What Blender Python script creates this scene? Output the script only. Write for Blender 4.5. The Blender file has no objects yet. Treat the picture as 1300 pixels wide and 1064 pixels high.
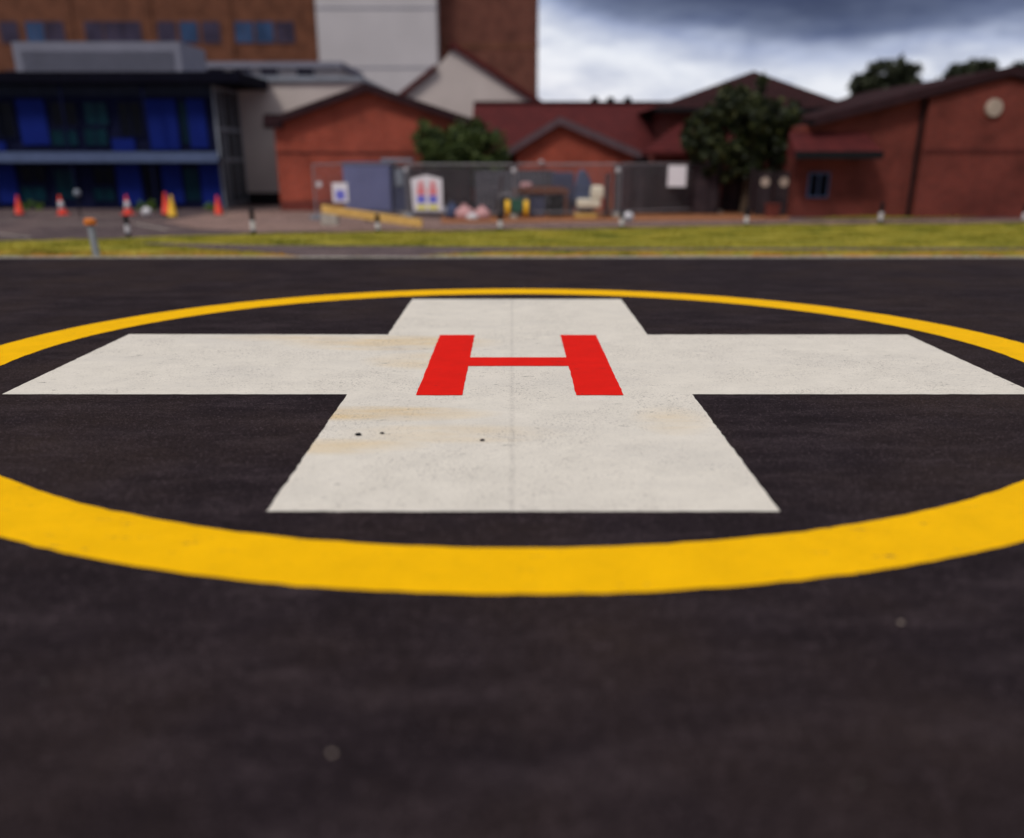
import bpy, math, random
import numpy as np
from math import radians as R, sin, cos, pi
random.seed(7); rng = np.random.default_rng(7)
SC = bpy.context.scene
COL = SC.collection

# ------------------------------------------------------------------ camera
PITCH = R(23); FPX = 1238.0; CAMH = 1.937; PCY = 720.5
cd = bpy.data.cameras.new("camera"); cam = bpy.data.objects.new("camera", cd); COL.objects.link(cam)
cam.location = (0, 0, CAMH); cam.rotation_euler = (pi/2 - PITCH, 0, 0)
cd.sensor_fit = 'HORIZONTAL'; cd.sensor_width = 36; cd.lens = 36*FPX/1300
cd.shift_y = (PCY-532)/1300
cd.clip_end = 3000; cd.clip_start = 0.05
cd.dof.use_dof = True; cd.dof.focus_distance = 8.7; cd.dof.aperture_fstop = 0.38; cd.dof.aperture_blades = 0
SC.camera = cam
SC.view_settings.view_transform = 'Standard'; SC.view_settings.look = 'None'
SC.view_settings.exposure = 0.12; SC.view_settings.gamma = 1
SC.cycles.use_denoising = True

# ------------------------------------------------------------------ world
SUN_EL, SUN_AZ = R(48), R(215)
w = bpy.data.worlds.new("World"); SC.world = w; w.use_nodes = True
nt = w.node_tree; nt.nodes.clear()
def N(t, typ, **kw):
    n = t.nodes.new(typ)
    for k, v in kw.items():
        if k.startswith('i_'):
            n.inputs[k[2:].replace('_', ' ')].default_value = v
        else: setattr(n, k, v)
    return n
def ramp(t, stops, interp='LINEAR'):
    r = t.nodes.new('ShaderNodeValToRGB'); cr = r.color_ramp; cr.interpolation = interp
    while len(cr.elements) < len(stops): cr.elements.new(0.5)
    for e, (p, c) in zip(cr.elements, stops):
        e.position = p; e.color = (c, c, c, 1) if not hasattr(c, '__len__') else (*c, 1)
    return r
def math_(t, op, a, b=None, c=None):
    m = t.nodes.new('ShaderNodeMath'); m.operation = op
    for i, v in enumerate((a, b, c)):
        if v is None: continue
        if isinstance(v, (int, float)): m.inputs[i].default_value = v
        else: t.links.new(v, m.inputs[i])
    return m.outputs[0]
sky = N(nt, 'ShaderNodeTexSky', sky_type='NISHITA', sun_disc=False, sun_elevation=SUN_EL, sun_rotation=SUN_AZ)
tc = N(nt, 'ShaderNodeTexCoord'); sp = N(nt, 'ShaderNodeSeparateXYZ'); nt.links.new(tc.outputs['Generated'], sp.inputs[0])
mp = N(nt, 'ShaderNodeMapping'); mp.inputs['Scale'].default_value = (1.6, 1.6, 5.5); mp.inputs['Location'].default_value = (0.35, 0, 0.2)
nt.links.new(tc.outputs['Generated'], mp.inputs[0])
ns = N(nt, 'ShaderNodeTexNoise', i_Scale=4.6, i_Detail=6.0, i_Roughness=0.55); nt.links.new(mp.outputs[0], ns.inputs[0])
# height of the cloud base rises to the right; billows bend it
e1 = math_(nt, 'MULTIPLY_ADD', ns.outputs['Fac'], 0.055, -0.0275)
e2 = math_(nt, 'MULTIPLY_ADD', sp.outputs['X'], -0.055, sp.outputs['Z'])
e3 = math_(nt, 'ADD', e1, e2)
# small x (left of gap): dark cloud starts higher
xl = math_(nt, 'MINIMUM', math_(nt, 'MAXIMUM', math_(nt, 'SUBTRACT', 0.28, sp.outputs['X']), 0.0), 0.33)
e4 = math_(nt, 'MULTIPLY_ADD', math_(nt, 'MULTIPLY', xl, xl), -1.0, e3)
xr_ = math_(nt, 'MINIMUM', math_(nt, 'MAXIMUM', math_(nt, 'SUBTRACT', sp.outputs['X'], 0.44), 0.0), 0.08); e4 = math_(nt, 'MULTIPLY_ADD', xr_, 0.55, e4)
cr = ramp(nt, [(0.0, (8.2, 8.2, 8.7)), (0.044, (7.9, 8.1, 8.7)), (0.066, (4.4, 4.9, 6.5)), (0.082, (1.5, 1.8, 2.9)), (0.112, (0.4, 0.5, 1.1)), (0.22, (2.0, 2.2, 3.0)), (0.6, (7.2, 7.2, 7.4))])
nt.links.new(e4, cr.inputs[0])
mx = N(nt, 'ShaderNodeMixRGB'); mx.inputs[0].default_value = 0.95
nt.links.new(sky.outputs[0], mx.inputs[1]); nt.links.new(cr.outputs[0], mx.inputs[2])
n3 = N(nt, 'ShaderNodeTexNoise', i_Scale=9.0, i_Detail=7.0, i_Roughness=0.6); nt.links.new(mp.outputs[0], n3.inputs[0])
r3 = ramp(nt, [(0.32, (.55, .59, .70)), (0.60, (1.0, 1.0, 1.0))]); nt.links.new(n3.outputs['Fac'], r3.inputs[0])
mul = N(nt, 'ShaderNodeMixRGB', blend_type='MULTIPLY'); mul.inputs[0].default_value = 0.9; nt.links.new(mx.outputs[0], mul.inputs[1]); nt.links.new(r3.outputs[0], mul.inputs[2]); mx = mul
bg = N(nt, 'ShaderNodeBackground', i_Strength=0.10); nt.links.new(mx.outputs[0], bg.inputs[0])
wo = N(nt, 'ShaderNodeOutputWorld'); nt.links.new(bg.outputs[0], wo.inputs[0])
# ------------------------------------------------------------------ sun
sd = bpy.data.lights.new("sun", 'SUN'); sd.energy = 1.5; sd.angle = R(12); sd.color = (1, 0.94, 0.86)
so = bpy.data.objects.new("sun", sd); COL.objects.link(so)
so.rotation_euler = (pi/2 - SUN_EL, 0, pi - SUN_AZ)   # from behind the camera, a little to the left

# ------------------------------------------------------------------ photo pixel -> point on a plane of the place
def ray(px, py):
    a = (px-650)/FPX; b = (py-PCY)/FPX
    return (a, cos(PITCH) - b*sin(PITCH), -sin(PITCH) - b*cos(PITCH))
def G(px, py, z=0.0):
    d = ray(px, py); t = (z-CAMH)/d[2]; return (d[0]*t, d[1]*t)
def at(px, py, Y):
    d = ray(px, py); t = Y/d[1]; return (d[0]*t, CAMH + d[2]*t)
def gx(px, py): return G(px, py)[0]

# ------------------------------------------------------------------ materials
def newmat(name):
    m = bpy.data.materials.new(name); m.use_nodes = True
    t = m.node_tree; b = t.nodes['Principled BSDF']; return m, t, b
def objco(t): return N(t, 'ShaderNodeTexCoord').outputs['Object']
def mapped(t, scale):
    mpn = N(t, 'ShaderNodeMapping'); mpn.inputs['Scale'].default_value = scale
    t.links.new(objco(t), mpn.inputs[0]); return mpn.outputs[0]
def noise(t, vec, scale, detail=3.0, rough=0.55):
    n = N(t, 'ShaderNodeTexNoise', i_Scale=scale, i_Detail=detail, i_Roughness=rough)
    t.links.new(vec, n.inputs[0]); return n.outputs['Fac']
def mix(t, fac, a, b):
    m = t.nodes.new('ShaderNodeMixRGB')
    for i, v in enumerate((fac, a, b)):
        if isinstance(v, (int, float)): m.inputs[i].default_value = v
        elif isinstance(v, tuple): m.inputs[i].default_value = (*v, 1)
        else: t.links.new(v, m.inputs[i])
    return m.outputs[0]
def bump(t, b, h, strength=0.3, dist=0.01):
    bn = N(t, 'ShaderNodeBump', i_Strength=strength, i_Distance=dist); t.links.new(h, bn.inputs['Height']); t.links.new(bn.outputs[0], b.inputs['Normal'])
def simple(name, col, rough=0.7, var=0.18, scale=3.0, metal=0.0, spec=0.4, bumps=0.0):
    m, t, b = newmat(name)
    f = noise(t, objco(t), scale, 5)
    lo = tuple(c*(1-var) for c in col); hi = tuple(min(1, c*(1+var)) for c in col)
    r = ramp(t, [(0.3, lo), (0.7, hi)]); t.links.new(f, r.inputs[0]); t.links.new(r.outputs[0], b.inputs['Base Color'])
    b.inputs['Roughness'].default_value = rough; b.inputs['Metallic'].default_value = metal
    b.inputs['Specular IOR Level'].default_value = spec
    if bumps: bump(t, b, noise(t, objco(t), scale*12, 3), bumps, 0.01)
    return m
def brick(name, c1, c2, mortar):
    m, t, b = newmat(name)
    s = N(t, 'ShaderNodeSeparateXYZ'); t.links.new(objco(t), s.inputs[0])
    u = math_(t, 'ADD', s.outputs[0], s.outputs[1]); c = N(t, 'ShaderNodeCombineXYZ'); t.links.new(u, c.inputs[0]); t.links.new(s.outputs[2], c.inputs[1])
    br = N(t, 'ShaderNodeTexBrick', i_Scale=1.0); br.inputs['Brick Width'].default_value = .225; br.inputs['Row Height'].default_value = .075
    br.inputs['Mortar Size'].default_value = .009
    br.inputs['Color1'].default_value = (*c1, 1); br.inputs['Color2'].default_value = (*c2, 1); br.inputs['Mortar'].default_value = (*mortar, 1)
    t.links.new(c.outputs[0], br.inputs[0])
    st = noise(t, objco(t), 0.9, 5, 0.6); r = ramp(t, [(0.3, 0.6), (0.5, .95), (0.7, 1.2)]); t.links.new(st, r.inputs[0])
    mm = t.nodes.new('ShaderNodeMixRGB'); mm.blend_type = 'MULTIPLY'; mm.inputs[0].default_value = 1
    t.links.new(br.outputs[0], mm.inputs[1]); t.links.new(r.outputs[0], mm.inputs[2])
    t.links.new(mm.outputs[0], b.inputs['Base Color']); b.inputs['Roughness'].default_value = .9; b.inputs['Specular IOR Level'].default_value = .2
    bump(t, b, br.outputs['Fac'], 0.4, -0.008); return m
def tiles(name, c1, c2):
    m, t, b = newmat(name)
    s = N(t, 'ShaderNodeSeparateXYZ'); t.links.new(objco(t), s.inputs[0])
    c = N(t, 'ShaderNodeCombineXYZ'); t.links.new(math_(t, 'ADD', s.outputs[0], 0.0), c.inputs[0])
    t.links.new(math_(t, 'ADD', math_(t, 'MULTIPLY', s.outputs[1], 0.5), s.outputs[2]), c.inputs[1])
    br = N(t, 'ShaderNodeTexBrick', i_Scale=1.0); br.inputs['Brick Width'].default_value = .3; br.inputs['Row Height'].default_value = .17
    br.inputs['Mortar Size'].default_value = .012
    br.inputs['Color1'].default_value = (*c1, 1); br.inputs['Color2'].default_value = (*c2, 1); br.inputs['Mortar'].default_value = tuple(x*.35 for x in c1)+(1,)
    t.links.new(c.outputs[0], br.inputs[0]); t.links.new(br.outputs[0], b.inputs['Base Color'])
    b.inputs['Roughness'].default_value = .9; b.inputs['Specular IOR Level'].default_value = .06
    bump(t, b, br.outputs['Fac'], 0.6, -0.02); return m
def asphalt(name, base, light, warm, seam=True):
    m, t, b = newmat(name); o = objco(t)
    fine = noise(t, o, 75, 4, .85); med = noise(t, o, 38, 4, .65); streak = noise(t, mapped(t, (.6, 1.5, 1)), 1.9, 8, .66); big = noise(t, o, .38, 4, .6)
    r1 = ramp(t, [(0.36, tuple(x*.8 for x in base)), (0.5, base), (0.66, light)]); t.links.new(streak, r1.inputs[0])
    wr = ramp(t, [(0.45, 0.0), (0.68, 0.75)]); t.links.new(big, wr.inputs[0])
    c1 = mix(t, wr.outputs[0], r1.outputs[0], warm)
    gr = ramp(t, [(0.32, 0.35), (0.48, 0.8), (0.60, 1.7), (0.70, 3.2)]); t.links.new(fine, gr.inputs[0])
    mm = t.nodes.new('ShaderNodeMixRGB'); mm.blend_type = 'MULTIPLY'; mm.inputs[0].default_value = 1
    t.links.new(c1, mm.inputs[1]); t.links.new(gr.outputs[0], mm.inputs[2]); col = mm.outputs[0]
    # pale worn scuffs
    sc = noise(t, mapped(t, (1.0, 3.4, 1)), 2.6, 10, .74); sr = ramp(t, [(0.55, 0.0), (0.72, 0.6)]); t.links.new(sc, sr.inputs[0])
    col = mix(t, sr.outputs[0], col, tuple(min(1, x*2.1) for x in light))
    vs_ = N(t, 'ShaderNodeTexVoronoi', i_Scale=48.0); t.links.new(o, vs_.inputs[0]); sx_ = N(t, 'ShaderNodeSeparateColor'); t.links.new(vs_.outputs['Color'], sx_.inputs[0])
    dot = math_(t, 'MULTIPLY', math_(t, 'LESS_THAN', vs_.outputs['Distance'], math_(t, 'MULTIPLY', sx_.outputs[1], .48)), math_(t, 'GREATER_THAN', sx_.outputs[0], .68))
    col = mix(t, math_(t, 'MULTIPLY', dot, .55), col, tuple(x*3.0 for x in light))
    # stray chippings
    vo = N(t, 'ShaderNodeTexVoronoi', i_Scale=2.3); t.links.new(o, vo.inputs[0]); vr = ramp(t, [(0.010, 1.0), (0.016, 0.0)]); t.links.new(vo.outputs['Distance'], vr.inputs[0])
    col = mix(t, math_(t, 'MULTIPLY', vr.outputs[0], 0.6), col, (.32, .3, .27))
    if seam:
        s = N(t, 'ShaderNodeSeparateXYZ'); t.links.new(o, s.inputs[0])
        wob = math_(t, 'MULTIPLY_ADD', noise(t, mapped(t, (0, 1, 0)), 3, 3), .05, -.025)
        sx = math_(t, 'ADD', s.outputs[0], wob)
        for off in (-12.0, -8.0, -4.0, 0.0, 4.0, 8.0, 12.0):
            d = math_(t, 'ABSOLUTE', math_(t, 'SUBTRACT', sx, off + 0.02)); rr = ramp(t, [(0.004, 0.28), (0.014, 0.0)]); t.links.new(d, rr.inputs[0])
            col = mix(t, rr.outputs[0], col, (.016, .014, .014))
    t.links.new(col, b.inputs['Base Color']); 
    rr2 = ramp(t, [(0.3, .93), (0.7, .78)]); t.links.new(streak, rr2.inputs[0]); t.links.new(rr2.outputs[0], b.inputs['Roughness'])
    b.inputs['Specular IOR Level'].default_value = .04
    bump(t, b, math_(t, 'ADD', fine, math_(t, 'MULTIPLY', med, .5)), .75, .006); return m
def paint(name, col, dirt, wear=0.5, stains=False, spec=.06):
    m, t, b = newmat(name); o = objco(t)
    fine = noise(t, o, 62, 4, .85); med = noise(t, o, 3.2, 8, .68); st = noise(t, mapped(t, (.5, 2.4, 1)), 1.5, 7, .62)
    r = ramp(t, [(0.35, tuple(c*.90 for c in col)), (0.65, col)]); t.links.new(med, r.inputs[0]); c = r.outputs[0]
    if stains:
        # ochre run-off stains spreading from the left edges of the upright
        s = N(t, 'ShaderNodeSeparateXYZ'); t.links.new(o, s.inputs[0])
        tot = None
        for (cx_, cy_, rx, ry, k) in ((-1.15, 7.7, 1.1, .28, .85), (-1.3, 6.75, .75, .25, .6), (-1.35, 10.9, 1.3, .5, .75), (-.85, 9.9, .7, .5, .5), (-.45, 7.1, .9, .3, .4), (-2.5, 11.2, 1.0, .25, .35), (1.25, 7.5, .35, .5, .3)):
            dx = math_(t, 'DIVIDE', math_(t, 'SUBTRACT', s.outputs[0], cx_), rx); dy = math_(t, 'DIVIDE', math_(t, 'SUBTRACT', s.outputs[1], cy_), ry)
            q = math_(t, 'ADD', math_(t, 'MULTIPLY', dx, dx), math_(t, 'MULTIPLY', dy, dy))
            v = math_(t, 'MULTIPLY', math_(t, 'MAXIMUM', math_(t, 'SUBTRACT', 1.0, q), 0.0), k)
            tot = v if tot is None else math_(t, 'MAXIMUM', tot, v)
        sn = ramp(t, [(0.32, 0.0), (0.62, 1.0)]); t.links.new(st, sn.inputs[0])
        c = mix(t, math_(t, 'MULTIPLY', math_(t, 'MULTIPLY', tot, sn.outputs[0]), 1.0), c, (.76, .52, .20))
        g = noise(t, mapped(t, (1, 1.6, 1)), .55, 5, .6); grr = ramp(t, [(0.50, 0.0), (0.72, .28)]); t.links.new(g, grr.inputs[0]); c = mix(t, grr.outputs[0], c, (.50, .47, .44))
        d0 = math_(t, 'ABSOLUTE', s.outputs[0]); jr = ramp(t, [(0.006, .22), (0.03, 0.0)]); t.links.new(d0, jr.inputs[0])
        c = mix(t, math_(t, 'MULTIPLY', jr.outputs[0], math_(t, 'GREATER_THAN', noise(t, o, 30, 3), .42)), c, (.33, .30, .27))
    pit = ramp(t, [(0.33, wear), (0.47, 0.0)]); t.links.new(fine, pit.inputs[0])
    patch = ramp(t, [(0.42, .25), (0.62, 1.0)]); t.links.new(noise(t, o, 1.1, 5, .6), patch.inputs[0])
    c = mix(t, math_(t, 'MULTIPLY', pit.outputs[0], patch.outputs[0]), c, dirt)
    vs_ = N(t, 'ShaderNodeTexVoronoi', i_Scale=44.0); t.links.new(o, vs_.inputs[0]); sx_ = N(t, 'ShaderNodeSeparateColor'); t.links.new(vs_.outputs['Color'], sx_.inputs[0])
    dot = math_(t, 'MULTIPLY', math_(t, 'LESS_THAN', vs_.outputs['Distance'], math_(t, 'MULTIPLY', sx_.outputs[1], .48)), math_(t, 'GREATER_THAN', sx_.outputs[0], .60))
    c = mix(t, math_(t, 'MULTIPLY', math_(t, 'MULTIPLY', dot, patch.outputs[0]), wear*.62), c, dirt)
    # short transverse cracks and chips
    ck = noise(t, mapped(t, (1.0, 4.5, 1)), 5.0, 7, .66); cr_ = ramp(t, [(0.640, 0.0), (0.665, .85)]); t.links.new(ck, cr_.inputs[0])
    cm = ramp(t, [(0.46, 0.0), (0.56, 1.0)]); t.links.new(noise(t, o, .7, 2), cm.inputs[0])
    c = mix(t, math_(t, 'MULTIPLY', cr_.outputs[0], cm.outputs[0]), c, (.05, .045, .04))
    vo = N(t, 'ShaderNodeTexVoronoi', i_Scale=1.7); t.links.new(mapped(t, (1, 1.5, 1)), vo.inputs[0]); vr = ramp(t, [(0.012, .8), (0.02, 0.0)]); t.links.new(vo.outputs['Distance'], vr.inputs[0])
    c = mix(t, vr.outputs[0], c, (.07, .06, .05))
    t.links.new(c, b.inputs['Base Color']); b.inputs['Roughness'].default_value = .72; b.inputs['Specular IOR Level'].default_value = spec
    bump(t, b, fine, .5, .004); return m
def leafmat(name, cols):
    m, t, b = newmat(name)
    g = N(t, 'ShaderNodeNewGeometry'); r = ramp(t, [(i/(len(cols)-1), c) for i, c in enumerate(cols)])
    t.links.new(g.outputs['Random Per Island'], r.inputs[0])
    t.links.new(r.outputs[0], b.inputs['Base Color']); b.inputs['Roughness'].default_value = .6; b.inputs['Specular IOR Level'].default_value = .25
    return m
def wood(name, c1, c2):
    m, t, b = newmat(name)
    f = noise(t, mapped(t, (1, 9, 9)), 1.5, 5, .6); r = ramp(t, [(0.3, c1), (0.7, c2)]); t.links.new(f, r.inputs[0])
    g = N(t, 'ShaderNodeNewGeometry'); v = ramp(t, [(0, .6), (1, 1.45)]); t.links.new(g.outputs['Random Per Island'], v.inputs[0])
    mm = t.nodes.new('ShaderNodeMixRGB'); mm.blend_type = 'MULTIPLY'; mm.inputs[0].default_value = 1; t.links.new(r.outputs[0], mm.inputs[1]); t.links.new(v.outputs[0], mm.inputs[2])
    t.links.new(mm.outputs[0], b.inputs['Base Color']); b.inputs['Roughness'].default_value = .85; b.inputs['Specular IOR Level'].default_value = .1; return m

M = {}
M['asphalt'] = asphalt('pad_asphalt', (.0205, .0142, .0165), (.034, .0240, .0268), (.036, .0235, .0205))
M['carpark'] = asphalt('car_park_tarmac', (.075, .055, .058), (.15, .11, .11), (.17, .12, .11), False)
M['path'] = asphalt('path_tarmac', (.09, .066, .07), (.17, .125, .125), (.13, .095, .09), False)
M['paving'] = asphalt('pink_paving', (.19, .125, .11), (.32, .21, .18), (.26, .17, .14), False)
M['concrete'] = simple('concrete', (.40, .36, .31), .9, .3, 8, bumps=.3)
M['earth'] = simple('bare_earth', (.30, .115, .045), .95, .4, 2.5, bumps=.4)
M['white'] = paint('white_road_paint', (.78, .72, .625), (.24, .21, .19), .95, True)
M['yellow'] = paint('yellow_road_paint', (1.0, .535, .002), (.60, .28, .004), .45, False, .03)
M['red'] = paint('red_road_paint', (.80, .013, .007), (.40, .012, .008), .4, False, .03)
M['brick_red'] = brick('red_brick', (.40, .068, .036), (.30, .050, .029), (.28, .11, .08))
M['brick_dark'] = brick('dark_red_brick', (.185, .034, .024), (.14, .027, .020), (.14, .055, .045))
M['brick_band'] = brick('darker_brick_band', (.11, .018, .014), (.09, .016, .013), (.10, .035, .03))
M['brick_brown'] = brick('brown_brick', (.17, .062, .032), (.13, .048, .027), (.15, .07, .045))
M['brick_tower'] = brick('tower_brick', (.17, .055, .038), (.13, .042, .03), (.14, .07, .05))
M['tile_red'] = tiles('red_roof_tile', (.115, .024, .024), (.08, .019, .020))
M['tile_dark'] = tiles('dark_roof_tile', (.040, .013, .014), (.026, .010, .011))
M['verge'] = simple('dark_verge_board', (.030, .013, .016), .8, spec=.1)
M['verge_grey'] = simple('grey_verge_board', (.11, .07, .08), .8, spec=.1)
M['render'] = simple('off_white_render', (.55, .48, .45), .9, .10, .5, bumps=.1)
M['render_cool'] = simple('pale_grey_cladding', (.50, .47, .48), .8, .08, .3)
M['navy'] = simple('navy_cladding', (.004, .006, .030), .7, .2, 1, 0, .1)
M['blue'] = simple('bright_blue_panel', (.004, .014, .15), .6, .15, 1, 0, .1)
M['slate'] = simple('dark_slate_fascia', (.022, .028, .050), .7, spec=.1)
M['black_roof'] = simple('black_roof_felt', (.005, .005, .011), .9, spec=.05)
M['steel_blue'] = simple('blue_grey_steel', (.07, .10, .20), .6, .12, 2, 0)
M['plant_grey'] = simple('grey_plant_cladding', (.20, .20, .25), .7, .08, 1, spec=.1)
M['frame_grey'] = simple('pale_grey_frame', (.20, .22, .26), .6)
def glass(name, col, r=.08):
    m, t, b = newmat(name); f = noise(t, objco(t), .8, 3); rr = ramp(t, [(0.35, tuple(c*.6 for c in col)), (0.65, col)]); t.links.new(f, rr.inputs[0]); t.links.new(rr.outputs[0], b.inputs['Base Color'])
    b.inputs['Roughness'].default_value = r; b.inputs['Specular IOR Level'].default_value = .05; return m
M['glass'] = glass('dark_glass', (.003, .004, .010), .15)
M['glass_teal'] = glass('teal_glass', (.004, .030, .045), .2)
M['glass_blue'] = glass('blue_curtained_glass', (.045, .085, .18), .5)
M['glass_grey'] = glass('grey_glass', (.06, .05, .085), .4)
M['metal'] = simple('galvanised_steel', (.24, .23, .25), .5, .2, 6, .3)
M['wire'] = simple('fence_wire', (.30, .30, .32), .5, .1, 6, .3)
M['black'] = simple('black_plastic', (.010, .010, .012), .6, spec=.1)
M['white_plastic'] = simple('white_plastic', (.62, .60, .62), .5, .08)
M['cream'] = simple('cream_plastic', (.66, .60, .47), .5, .1)
M['cone_red'] = simple('orange_red_plastic', (.85, .050, .018), .45, .08)
M['cone_yellow'] = simple('yellow_plastic', (.85, .48, .015), .45, .08)
M['orange'] = simple('orange_plastic', (.62, .17, .02), .5)
M['post_grey'] = simple('weathered_grey_post', (.26, .28, .30), .7, .25, 12)
M['container'] = simple('blue_grey_container', (.16, .17, .32), .6, .12, 1.2, spec=.15)
M['container_dark'] = simple('dark_container', (.045, .05, .10), .6, .2, 1.5)
M['vent_buff'] = simple('buff_vent', (.42, .33, .27), .7)
M['timber_dark'] = wood('dark_stained_timber', (.016, .012, .016), (.045, .031, .034))
M['sheet_grey'] = simple('weathered_grey_sheet', (.085, .080, .095), .7, .3, 3, spec=.1)
M['timber_brown'] = wood('brown_timber', (.13, .05, .028), (.24, .09, .05))
M['timber_yellow'] = wood('yellow_timber', (.50, .29, .08), (.72, .46, .15))
M['bark'] = wood('bark', (.045, .032, .022), (.10, .07, .05))
M['sign_white'] = simple('white_sign_face', (.78, .74, .78), .5, .04)
M['sign_red'] = simple('sign_red', (.78, .24, .26), .5, .04)
M['sign_blue'] = simple('sign_blue', (.16, .16, .62), .5, .04)
M['sign_yellow'] = simple('sign_yellow', (.78, .70, .05), .5, .04)
M['navy_cloth'] = simple('navy_sheeting', (.05, .065, .13), .8, .35, 4)
M['pink_bag'] = simple('pale_pink_sacking', (.55, .30, .30), .8, .2, 6)
M['green'] = simple('green_plastic', (.03, .10, .07), .5, .2)
M['leaf_bush'] = leafmat('bush_leaves', [(.012, .022, .008), (.03, .05, .012), (.055, .085, .018), (.10, .13, .03)])
M['leaf_tree'] = leafmat('tree_leaves', [(.007, .010, .005), (.013, .019, .007), (.026, .036, .010), (.065, .070, .018)])
M['leaf_far'] = leafmat('far_leaves', [(.012, .016, .009), (.025, .032, .014), (.045, .05, .022)])
M['leaf_low'] = leafmat('low_plant_leaves', [(.05, .11, .02), (.11, .20, .03), (.20, .29, .05)])
# lawn: yellow-green with dry patches
def lawnmat(name, blades=False):
    m, t, b = newmat(name); o = objco(t)
    r = ramp(t, [(0.34, (.085, .11, .016)), (0.47, (.27, .245, .032)), (0.56, (.36, .31, .045)), (0.66, (.50, .40, .07))]); t.links.new(noise(t, mapped(t, (.6, 1.5, 1)), 1.1, 6, .65), r.inputs[0]); c = r.outputs[0]
    s = N(t, 'ShaderNodeSeparateXYZ'); t.links.new(o, s.inputs[0])
    # dry orange-brown fringe along the pad kerb
    fr = ramp(t, [(0.0, 1.0), (1.0, 0.0)]); t.links.new(math_(t, 'DIVIDE', math_(t, 'SUBTRACT', s.outputs[1], 20.9), 1.3), fr.inputs[0])
    n2 = ramp(t, [(0.42, 0.0), (0.58, 1.0)]); t.links.new(noise(t, o, 1.6, 5, .6), n2.inputs[0])
    c = mix(t, math_(t, 'MULTIPLY', fr.outputs[0], n2.outputs[0]), c, (.50, .24, .05))
    if blades:
        g = N(t, 'ShaderNodeNewGeometry'); v = ramp(t, [(0, .72), (1, 1.2)]); t.links.new(g.outputs['Random Per Island'], v.inputs[0])
        mm = t.nodes.new('ShaderNodeMixRGB'); mm.blend_type = 'MULTIPLY'; mm.inputs[0].default_value = 1; t.links.new(c, mm.inputs[1]); t.links.new(v.outputs[0], mm.inputs[2]); c = mm.outputs[0]
    t.links.new(c, b.inputs['Base Color']); b.inputs['Roughness'].default_value = .9; b.inputs['Specular IOR Level'].default_value = .1
    return m
M['lawn'] = lawnmat('lawn_soil_and_grass'); M['blades'] = lawnmat('grass_blades', True)

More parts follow.
